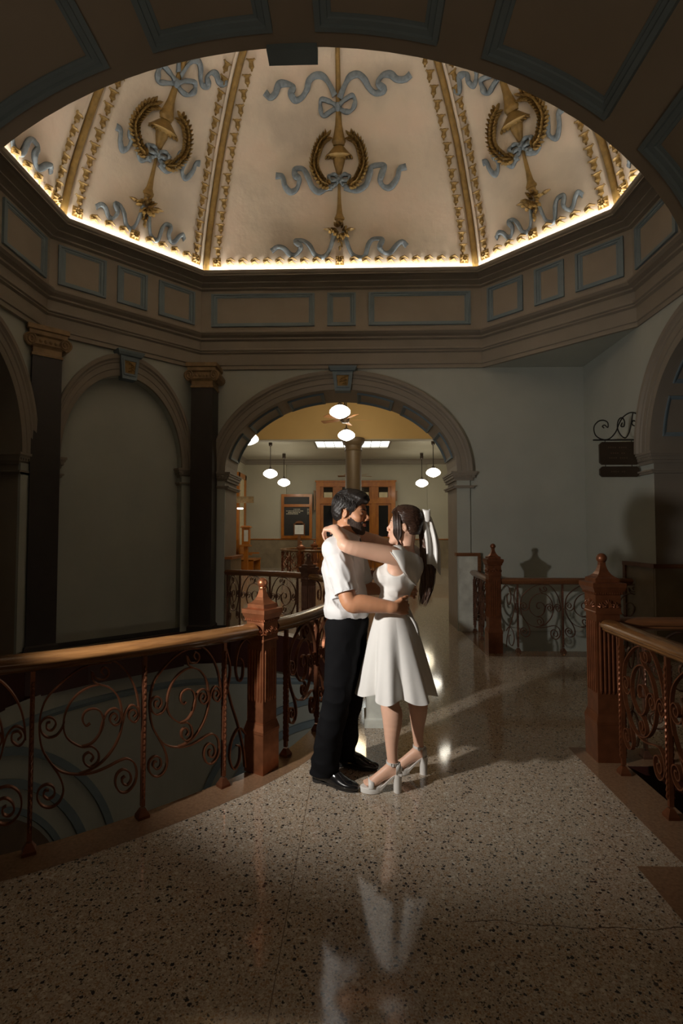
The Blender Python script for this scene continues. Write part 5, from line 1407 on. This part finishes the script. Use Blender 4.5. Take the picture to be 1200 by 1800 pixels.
def dress_shoe(heel, toe, name):
    h, t = V3(*heel, 0), V3(*toe, 0); fw = (t-h); L = np.linalg.norm(fw); fw /= L; sd = V3(-fw[1], fw[0], 0); R = np.stack([fw, sd, V3(0, 0, 1)], 1)
    S = SDF()
    S.ell(h+fw*.055+V3(0, 0, .055), (.055, .037, .045), R, .02); S.cone(h+fw*.05+V3(0, 0, .05), h+fw*.07+V3(0, 0, .09), .040, .040, .02)
    S.ell(h+fw*.15+V3(0, 0, .040), (.085, .042, .040), R, .03); S.ell(h+fw*(L-.085)+V3(0, 0, .028), (.086, .044, .027), R, .03)
    S.ell(h+fw*(L-.035)+V3(0, 0, .022), (.036, .026, .016), R, .02)
    S.cone(h+fw*.10+V3(0, 0, .085), h+fw*.17+V3(0, 0, .058), .030, .030, .02)
    def post(P, d): return np.maximum(np.maximum(d, .016-P[..., 2]), P[..., 2]-.105)
    o = sm_build(name, S.mesh(.004, post), MH['shoe'], man, 1)
    mb = MB(); out = []
    N = 36
    def outline(k, g=0):
        a = 2*PI*k/N; c, s = cos(a), sin(a); x = L/2+(L/2+g)*c; w = (.036 if c < 0 else .043)*(1-.42*max(0, c)**3)+g; return h+fw*x+sd*w*s*(1+.1*c)
    top = [outline(k, .003)+V3(0, 0, .018) for k in range(N)]; bot = [outline(k, .002)+V3(0, 0, .010) for k in range(N)]
    mb.grid([bot, top], closev=True); mb.cap(top); mb.cap(bot)
    hb = [h+fw*(.042+.040*cos(2*PI*k/20))+sd*.036*sin(2*PI*k/20) for k in range(20)]
    mb.grid([[p+V3(0, 0, .0005) for p in hb], [p+V3(0, 0, .018) for p in hb]], closev=True); mb.cap([p+V3(0, 0, .0005) for p in hb])
    tp = [h+fw*(L*.72+L*.26*cos(2*PI*k/20))+sd*.036*sin(2*PI*k/20) for k in range(20)]
    mb.grid([[p+V3(0, 0, .0005) for p in tp], [p+V3(0, 0, .014) for p in tp]], closev=True); mb.cap([p+V3(0, 0, .0005) for p in tp])
    mb.build('sole', MH['sole'], o)
    mb = MB()
    for q in range(4):
        c = h+fw*(.115+.020*q)+V3(0, 0, .100-.011*q); mb.tube([c-sd*.018-V3(0, 0, .004), c+V3(0, 0, .001), c+sd*.018-V3(0, 0, .004)], .0022, 6)
    mb.build('laces', MH['sole'], o)
    return o
dress_shoe((-.262, 3.175), (.012, 3.020), 'shoe'); dress_shoe((-.150, 3.375), (.138, 3.30), 'shoe')
# ------------------------------------------------------------------ the woman
wom = thing('person', 'woman in sleeveless white dress and white platform sandals with a bow in her ponytail', 'person')
WA = math.radians(180-28)
wf, wl = V3(cos(WA), sin(WA), 0), V3(-sin(WA), cos(WA), 0)        # forward, her left (towards the viewer)
RW = np.stack([wf, wl, V3(0, 0, 1)], 1)
WH = Head((.304, 3.165, 1.527), headframe(math.radians(180-13), math.radians(4)), .93)
S = SDF(); face(S, WH, False)
shc = V3(.300, 3.17, 1.365)
S.cone(V3(.300, 3.175, 1.36), WH.w((-.022, 0, -.03)), .052, .047, .03)
S.ell(V3(.292, 3.17, 1.345), (.068, .140, .050), RW, .04)
S.ell(V3(.275, 3.17, 1.25), (.085, .128, .15), RW, .04)
for s in (-1, 1): S.ell(V3(.262, 3.165, 1.232)+wf*.070+wl*s*.062, (.055, .056, .058), RW, .03)
S.ell(V3(.228, 3.16, 1.06), (.075, .108, .12), RW, .05); S.ell(V3(.236, 3.16, .90), (.095, .125, .13), RW, .05)
sL, eL_, wL_ = V3(.228, 3.035, 1.360), V3(-.050, 2.975, 1.420), V3(-.130, 3.115, 1.522)
S.chain([sL+V3(.025, .035, -.02), sL, sL*.55+eL_*.45, eL_, eL_*.6+wL_*.4, wL_], [.056, .054, .051, .040, .034, .025], .03)
hand(S, wL_, (-.62, .30, .02), (-.18, -.2, 1), 1, .074, [(.95, .65, .25), (1.0, .6, .25), (1.05, .6, .25), (1.1, .55, .3)], palm=(.07, .033, .013), fr=.0076, thumb=((-.35, .75, -.35), (-.3, .55, -.6)))
sR, eR_, wR_ = V3(.372, 3.300, 1.360), V3(.13, 3.50, 1.44), V3(-.06, 3.455, 1.53)
S.chain([sR+V3(-.02, -.03, -.02), sR, eR_], [.055, .053, .043], .03); S.chain([eR_, wR_], [.043, .026], .02)
hand(S, wR_, (-.7, -.2, -.05), (-.1, .1, 1), -1, .074, [(.8, .6, .3)]*4, palm=(.07, .033, .013), fr=.0076)
aN, aF = V3(.212, 3.035, .158), V3(.392, 3.262, .158)
kN, kF = V3(.198, 3.075, .52), V3(.368, 3.245, .52)
for hp, kn, an, tdir, lean in ((V3(.21, 3.105, .86), kN, aN, V3(-1, -.0, 0), 0), (V3(.275, 3.215, .86), kF, aF, V3(-1, -.02, 0), 0)):
    S.chain([hp, kn, kn*.72+an*.28+V3(.012, 0, 0), kn*.3+an*.7, an], [.070, .056, .060, .037, .028], .03)
    td = tdir/np.linalg.norm(tdir); R = np.stack([td, V3(td[1], -td[0], 0), V3(0, 0, 1)], 1)
    heel = an-td*.018+V3(0, 0, -.036); S.ell(heel, (.026, .027, .030), R, .02)
    ball = V3(an[0]+td[0]*.118, an[1]+td[1]*.118, .052); S.cone(an+V3(0, 0, -.01), ball+V3(0, 0, .012), .030, .018, .02); S.ell(ball, (.034, .036, .015), R, .02); S.cone(heel, ball, .022, .020, .02)
    for q, (oy, Lq) in enumerate(((.024, .045), (.011, .047), (-.001, .043), (-.012, .038), (-.023, .031))):
        sdv = R[:, 1]*oy*(-1 if tdir is None else 1)
        S.chain([ball+sdv, ball+sdv*1.1+td*Lq*.6+V3(0, 0, -.001), ball+sdv*1.1+td*Lq+V3(0, 0, -.006)], [.010, .0085 if q else .010, .0068 if q else .0085], .005)
wb = sm_build('body', S.mesh(.0040), skin_w, wom, 2)
eyes(WH, wom); brows(WH, wom, .0026, .042); lips(WH, wom)
def whair(P, d):
    L = WH.loc(P); x, y, z = L[..., 0], abs(L[..., 1]), L[..., 2]
    # combed back lines running to the tie
    an = np.arctan2(z-.05, np.abs(y)+1e-6)
    d = d+.0011*np.sin(60*an*2+8*x*10)+.0006*np.sin(150*an)
    line = np.interp(x, [-.13, -.10, -.06, -.034, -.030, .004, .012, .03, .055, .075, .10], [-.030, -.034, -.042, -.036, .018, .030, .026, .036, .055, .082, .098])
    return np.maximum(d, line-z)
shell(WH, [('e', (-.016, 0, .060), (.106, .081, .096), .01), ('e', (-.052, 0, .0), (.058, .066, .060), .03), ('e', (.03, 0, .095), (.062, .060, .050), .03)], .0032, whair, 'hair', MH['hw'], wom, 1)
rnd = random.Random(11)
def wsurf(x, y, z, off=0):
    c = V3(-.016, 0, .060); q = V3(x, y, z)-c; r = V3(.107, .082, .097); return c+q/np.sqrt(((q/r)**2).sum())*(1+off)
mb = MB()
tie = V3(-.112, 0, .035)
for i in range(150):          # strands combed back from the hairline to the tie
    s = rnd.choice((-1, 1)); t0 = rnd.uniform(0, 1)
    st = V3(*[np.interp(t0, [0, .3, .55, .8, 1], v) for v in ([.085, .07, .02, -.03, -.06], [.0, .05, .078, .07, .05], [.125, .09, .04, -.02, -.035])]); st[1] *= s
    pts = []
    for t in (0, .2, .4, .6, .8, 1):
        q = st*(1-t)+tie*t+V3(0, s*.03*sin(PI*t)*(1-t0*.5), .02*sin(PI*t)*(1-t0)); pts.append(WH.w(wsurf(*q, .004+.004*sin(PI*t))))
    mb.tube(pts, [.0010, .0017, .0019, .0019, .0017, .0012], 4)
mb.build('combed_strands', MH['hw'], wom, smooth=True)
mb = MB()
for i in range(90):            # face framing locks on both sides
    s = -1 if i % 4 == 0 else 1; u = rnd.random(); v = rnd.random()
    p0 = V3(.052-.040*u, s*(.020+.03*u), .148-.012*u); x1 = .070-.052*u; ln = .125-.135*(1-.5*u)-.05*v
    P = [p0, V3(x1+.006, s*(.062+.004*v), .10), V3(x1+.002, s*(.078+.006*v), .05), V3(x1-.004, s*(.080+.006*v), .0), V3(x1-.012+.006*v, s*(.072+.006*v), -.05), V3(.018+.016*u, s*(.062+.004*v), -.092-.02*v), V3(-.004+.006*u, s*(.050+.004*v), -.125-.02*v)]
    mb.tube([WH.w(q) for q in crom(P, 3)], [.0022]*13+[.0018, .0015, .0012, .0009, .0006, .0003], 4)
mb.build('face_framing_locks', MH['hw'], wom, smooth=True)
def wpx(px, py, Y): return V3((px-625)/900*Y, Y, 1.5+(936-py)/900*Y)
ptc = [wpx(738, 912, 3.19), wpx(744, 922, 3.20), wpx(748, 945, 3.20), wpx(750, 975, 3.20), wpx(751, 1005, 3.195), wpx(747, 1035, 3.19), wpx(741, 1058, 3.185)]
PT = SDF(); PT.chain([V3(*p) for p in crom(ptc, 2)], [.016, .022, .026, .032, .038, .043, .046, .046, .042, .034, .024, .014, .006], .02)
def pt_post(P, d): 
    x, y, z = P[..., 0], P[..., 1], P[..., 2]; return d+.0030*np.sin(190*x+12*np.sin(9*z)+90*y)+.002*np.sin(330*x-150*y+14*z)
pony = sm_build('ponytail', PT.mesh(.004, pt_post), MH['hp'], wom, 1)
mb = MB(); C7 = crom(ptc, 4)
for i in range(150):
    a = rnd.uniform(0, 2*PI); rr = rnd.uniform(.6, 1.06); ph = rnd.uniform(0, 6); ext = rnd.uniform(.75, 1.12); pts = []; N = len(C7)
    for k in range(0, N, 2):
        t = k/(N-1); w = np.interp(t, [0, .2, .6, .85, 1], [.015, .028, .046, .036, .022]); sw = .006*sin(7*t+ph)
        c = C7[min(N-1, int(k*min(1, ext)))]
        pts.append(c+V3((cos(a)*rr*w+sw), sin(a)*rr*w*.8, -(max(0, ext-1)*t*.25)))
    mb.tube(pts, [.0022]*(len(pts)-2)+[.0014, .0003], 4)
mb.build('ponytail_strands', MH['hp'], pony, smooth=True)
# satin bow
bow = thing('hair_bow', 'x', 'bow'); bow.name = 'bow_tmp'; bpy.data.objects.remove(bow)
def sheet(mb, rows, th=.0025):
    G_ = np.array(rows, float); n, m = G_.shape[:2]
    du = np.gradient(G_, axis=0); dv = np.gradient(G_, axis=1); nn = np.cross(du, dv); nn /= np.linalg.norm(nn, axis=-1, keepdims=True)+1e-9
    T_, B_ = G_+nn*th/2, G_-nn*th/2
    loops = [list(T_[i])+list(B_[i][::-1]) for i in range(n)]
    mb.grid(loops, closev=True); mb.cap(loops[0]); mb.cap(loops[-1])
bowp = None
def tail(x0, x1, y0, y1, Y, w0, w1, ph, lean, m, par, nm):
    rows = []
    for i in range(29):
        t = i/28; cx = x0+(x1-x0)*t; cy = y0+(y1-y0)*t; w = w0+(w1-w0)*min(1, t*1.6); row = []
        for j in range(13):
            s = j/12-.5; c = wpx(cx+lean*sin(PI*t), cy, Y); fold = .016*sin(s*9+ph+2.2*t)*(.35+.8*t)
            cut = (.02*(abs(s)*2) if t > .97 else 0)
            row.append(c+V3(s*w, fold+.01*sin(5*t+ph), -s*.05*t-cut))
        rows.append(row)
    mb = MB(); sheet(mb, rows); return mb.build(nm, m, par, smooth=True)
knot_c = wpx(739, 909, 3.175)
mb = MB(); mb.tube([knot_c+V3(-.012, -.01, .018), knot_c+V3(.0, -.028, .0), knot_c+V3(.012, -.012, -.024)], [.012, .020, .012], 10); bowp = mb.build('hair_bow', MH['satin'], wom, smooth=True); bowp['label'] = 'white satin bow'
# loops
for s, sz_ in ((-1, 1), (1, 1)):
    rows = []
    for i in range(25):
        a = 2*PI*i/24; row = []
        for j in range(7):
            q = j/6-.5; r = .040
            row.append(knot_c+V3(.014+.022*sin(a)+.020*sin(a/2)*(1 if s < 0 else .4), s*(.010+.050*sin(a/2)**1.2), .010+.018*cos(a)*sin(a/2)+q*.072*(.3+.7*sin(a/2))+.012*sin(a/2)))
        rows.append(row)
    mb = MB(); sheet(mb, rows); mb.build('bow_loop', MH['satin'], bowp, smooth=True)
tail(746, 759, 906, 992, 3.13, .060, .078, .3, 4, MH['satin'], bowp, 'bow_tail')
tail(750, 764, 908, 998, 3.17, .050, .066, 2.1, 5, MH['satin'], bowp, 'bow_tail')
# dress bodice
S = SDF()
o_ = .007
S.ell(V3(.292, 3.17, 1.330), (.070+o_, .130+o_, .052), RW, .04); S.ell(V3(.275, 3.17, 1.25), (.085+o_, .128+o_, .15), RW, .04)
for s in (-1, 1): S.ell(V3(.262, 3.165, 1.232)+wf*.072+wl*s*.062, (.055+o_, .056+o_, .058+o_), RW, .03)
S.ell(V3(.228, 3.16, 1.06), (.075+o_+.003, .108+o_+.003, .12), RW, .05)
S.cone(sL+V3(.035, .045, -.01), sL+V3(.02, .03, .004), .060, .062, .03); S.cone(sR-V3(.035, .045, .01), sR-V3(.02, .03, -.004), .060, .062, .03)
S.cone(sL+V3(.012, .006, -.055), sL+V3(-.16, -.04, -.005), .064, .068, .006, True)
S.cone(sR+V3(-.012, .02, -.05), sR+V3(-.14, .12, .02), .064, .068, .006, True)
S.ell(V3(.295, 3.175, 1.445), (.072, .105, .068), RW, .008, True)
def bod_post(P, d):
    d = folds(P, d, .0012, 60, 50, 1); x, y, z = P[..., 0], P[..., 1], P[..., 2]
    d = d+.0018*np.sin(160*(z+.35*x)+3*np.sin(20*y))*np.clip((1.16-z)/.06, 0, 1)-.004*(crease(P, 18, 18, 22, 3)**3-.25)
    return np.maximum(d, 1.015-z)
sm_build('dress_bodice', S.mesh(.0045, bod_post), MH['dress'], wom, 1)
# arm hole piping
# collar flap on her back
mb = MB(); rows = []
A_ = crom([wpx(683, 967, 2.985), wpx(697, 986, 2.962), wpx(708, 1006, 2.99), wpx(729, 1028, 3.095)], 5)
B_ = crom([wpx(742, 985, 3.26), wpx(743, 1000, 3.20), wpx(738, 1014, 3.15), wpx(730, 1027, 3.11)], 5)
for i in range(16):
    a, b = A_[i], B_[i]; row = []
    for j in range(15):
        t = j/14; c = a*(1-t)+b*t; wd = np.linalg.norm(b-a)
        c = c+V3(.55, -.75, .0)*(.22*wd*sin(PI*t)*(1-.2*i/15))+V3(0, 0, .03*sin(PI*t)*(1-i/15)*(1-t))
        c = c+V3(.5, -.8, 0)*(.004*sin(9*t+3*i/15)+.003*sin(17*t))
        row.append(c)
    rows.append(row)
sheet(mb, rows, .004); mb.build('dress_collar', MH['dress'], wom, smooth=True)
mb = MB(); mb.tube([a+V3(.001, -.003, 0) for a in A_], .0026, 6); mb.build('collar_piping', MH['dress'], wom, smooth=True)
# skirt
mb = MB(); rows = []; cw = V3(.230, 3.16, 1.040); ch = V3(.258, 3.165, .535); NP = 7; NR = 30; NA = 180
rnd = random.Random(4); phs = [rnd.uniform(-.35, .35) for _ in range(NP)]
def skirt(a, t, off=0):
    fl = t**.78; c = cw*(1-t)+ch*t
    rx = .090+(.222-.090)*fl; ry = .120+(.235-.120)*fl
    w = .030*t**1.3*(cos(NP*a+1.1+.6*sin(2*a)))+.012*t*sin(2*a*NP+.7)*t + .010*t*sin(3*a+1)
    sh = abs(cos((NP*a+1.1+.6*sin(2*a))/2))**.6; w += .012*t*(sh-.6)
    r = V3(rx+w+off, ry+w+off, 0)
    drop = -.012*cos(NP*a+1.1)*t
    return c+wf*cos(a)*r[0]+wl*sin(a)*r[1]+V3(0, 0, drop*t)
outer_ = [[skirt(2*PI*k/NA, i/NR) for k in range(NA)] for i in range(NR+1)]; inner_ = [[skirt(2*PI*k/NA, i/NR, -.003) for k in range(NA)] for i in range(NR, -1, -1)]
mb.grid(outer_+inner_, closev=True); mb.build('dress_skirt', MH['dress'], wom, smooth=False, autosm=1.0)
mb = MB(); mb.grid([[cw+V3(.0, 0, h)+wf*cos(2*PI*k/48)*(.0885+o)+wl*sin(2*PI*k/48)*(.1185+o) for k in range(48)] for h, o in ((-.012, 0), (-.012, .005), (.022, .004), (.022, -.002))], closev=True); mb.build('waistband', MH['dress'], wom, autosm=.6)
mb = MB(); rows = []
for i in range(13):      # little bow end standing off the back of the waist
    t = i/12; c = wpx(712+20*t**.7, 1078+34*t**1.3, 3.03)
    rows.append([c+V3(-.010*(1-t), -.004*sin(3*t), .008)*1, c+V3(.0, -.010, 0), c+V3(.012+.012*sin(PI*t), .006, -.010)])
sheet(mb, rows, .003); mb.build('waist_tie', MH['dress'], wom, smooth=True)
# sandals
def sandal(an, name):
    td = V3(-1, 0, 0); sd = V3(0, -1, 0); R = np.stack([td, sd, V3(0, 0, 1)], 1)
    an = V3(*an); t = thing('x', 'x', 'x'); bpy.data.objects.remove(t)
    # platform
    N = 32; mb = MB(); c0 = an+td*.128; rows = []
    for z, g in ((.0005, -.004), (.004, 0), (.028, 0), (.034, -.004)):
        row = []
        for k in range(N):
            a = 2*PI*k/N; c, s = cos(a), sin(a); row.append(V3(c0[0], c0[1], 0)+td*((.062+g)*c*(1 if c > 0 else 1.15))+sd*((.043+g)*s*(1-.16*max(0, c)-.12*max(0, -c)))+V3(0, 0, z+(0 if c > 0 else .012*(-c)**2*(z/.034))))
        rows.append(row)
    mb.grid(rows, closev=True); mb.cap(rows[0]); mb.cap(rows[-1]); o = mb.build(name, MH['sandal'], wom, autosm=.6); 
    # arched sole from platform to heel
    mb = MB(); rows = []
    for i in range(13):
        u = i/12; x = .110-.160*u; z = .034+.078*(1-math.cos(PI*min(1, max(0, (u-.15)/.75))))/2; w = .036-.012*sin(PI*u)*1.0; w = max(w, .024)
        th = float(np.interp(u, [0, .12, .3, .55, 1], [.032, .030, .020, .011, .012])); c = V3(an[0], an[1], 0)+td*x
        rows.append([c-sd*w+V3(0, 0, z), c+V3(0, 0, z-.002), c+sd*w+V3(0, 0, z), c+sd*w*.9+V3(0, 0, z-th), c-sd*w*.9+V3(0, 0, z-th)])
    mb.grid(rows, closev=True); mb.cap(rows[0]); mb.cap(rows[-1]); mb.build('insole', MH['sandal'], o, autosm=.7)
    mb = MB(); hc = V3(an[0], an[1], 0)-td*.028; rows = []
    for z, g in ((.0005, .023), (.03, .0235), (.07, .025), (.100, .028), (.108, .029)): rows.append([hc+td*(g*cos(2*PI*k/20))+sd*(g*1.15*sin(2*PI*k/20))+V3(0, 0, z) for k in range(20)])
    mb.grid(rows, closev=True); mb.cap(rows[0]); mb.cap(rows[-1]); mb.build('block_heel', MH['sandal'], o, autosm=.7)
    mb = MB(); rows = []    # heel counter
    for i in range(13):
        a = -1.45+2.9*i/12; hh = .056*cos(a/2.6)**.8
        c = V3(an[0], an[1], .110)-td*.014; e = -td*cos(a)*.034+sd*sin(a)*.032
        rows.append([c+e, c+e*1.02+V3(0, 0, hh*.5), c+e*.86+V3(0, 0, hh)])
    sheet(mb, rows, .004); mb.build('heel_counter', MH['sandal'], o, smooth=True)
    mb = MB(); ac = an+V3(0, 0, .008)
    mb.grid([[ac+td*(.0335+o)*cos(2*PI*k/28)+sd*(.0325+o)*sin(2*PI*k/28)+V3(0, 0, h+.004*cos(2*PI*k/28)) for k in range(28)] for h, o in ((-.007, 0), (-.007, .0035), (.007, .0035), (.007, 0))], closev=True, closeu=True); mb.build('ankle_strap', MH['sandal'], o, autosm=.6)
    bc = ac+td*.004+sd*.037
    mb = MB()
    for a, b in (((-.007, -.009), (.007, -.009)), ((.007, -.009), (.007, .009)), ((.007, .009), (-.007, .009)), ((-.007, .009), (-.007, -.009))): mb.tube([bc+td*a[0]+V3(0, 0, a[1]), bc+td*b[0]+V3(0, 0, b[1])], .0016, 6)
    mb.build('buckle', MH['sandal'], o)
    mb = MB(); rows = []    # toe strap
    for i in range(15):
        a = PI*i/14; c = V3(an[0], an[1], .034)+td*.125; e = sd*cos(a)*.041+V3(0, 0, sin(a)*.040)
        rows.append([c-td*.018+e, c+e*1.03, c+td*.016+e*.97])
    sheet(mb, rows, .004); mb.build('toe_strap', MH['sandal'], o, smooth=True)
    return o
sandal(aN, 'sandal'); sandal(aF, 'sandal')
# ================================================================= camera and light
cd = bpy.data.cameras.new('camera'); cam = bpy.data.objects.new('camera', cd); COL.objects.link(cam)
cd.sensor_fit = 'VERTICAL'; cd.sensor_height = 36; cd.lens = 18; cd.clip_start = .05; cd.clip_end = 100
pit = math.atan(36/900); yaw = math.atan(25*cos(pit)/900)
cam.location = (0, 0, 1.5); cam.rotation_euler = (PI/2+pit, 0, yaw); sc.camera = cam
def light(name, typ, loc, energy, col=(1,1,1), size=.1, target=None, spot=None, blend=.5, sy=None):
    l = bpy.data.lights.new(name, typ); l.energy = energy; l.color = col
    o = bpy.data.objects.new(name, l); COL.objects.link(o); o.location = loc
    if typ == 'AREA':
        l.size = size
        if sy: l.shape = 'RECTANGLE'; l.size_y = sy
    elif typ in ('POINT', 'SPOT'): l.shadow_soft_size = size
    if typ == 'SPOT': l.spot_size = spot; l.spot_blend = blend
    if target is not None:
        d = Vector(target)-Vector(loc); o.rotation_euler = d.to_track_quat('-Z', 'Y').to_euler()
    return o
# photographer's flash on a stand, just outside the left edge of the frame
light('flash', 'SPOT', (-1.70, 1.80, 1.68), 238, (1, .94, .87), .05, (.42, 4.2, 1.08), math.radians(98), .85)
# lamps in the hall
light('hall_lamp', 'POINT', (0, 13.0, 4.0), 48, (1, .78, .48), .3)
light('hall_lamp', 'POINT', (-2.4, 18.6, 3.1), 16, (1, .86, .6), .3)
light('hall_lamp', 'POINT', (2.5, 18.6, 3.1), 16, (1, .86, .6), .3)
light('lower_lamp', 'POINT', (-.2, 5.0, -2.2), 9, (1, .85, .65), .3)
light('near_arch_fill', 'AREA', (0, -1.5, .6), 21, (1, .80, .58), 1.0, (0, -1.5, 3))  # unseen fill added behind the camera to brighten the near arch soffit
w = bpy.data.worlds.new('world'); sc.world = w; w.use_nodes = True
w.node_tree.nodes['Background'].inputs[0].default_value = (.55, .6, .6, 1); w.node_tree.nodes['Background'].inputs[1].default_value = .02
sc.view_settings.view_transform = 'Standard'; sc.view_settings.look = 'None'; sc.view_settings.gamma = 1; sc.view_settings.use_curve_mapping = False
sc.view_settings.exposure = 0
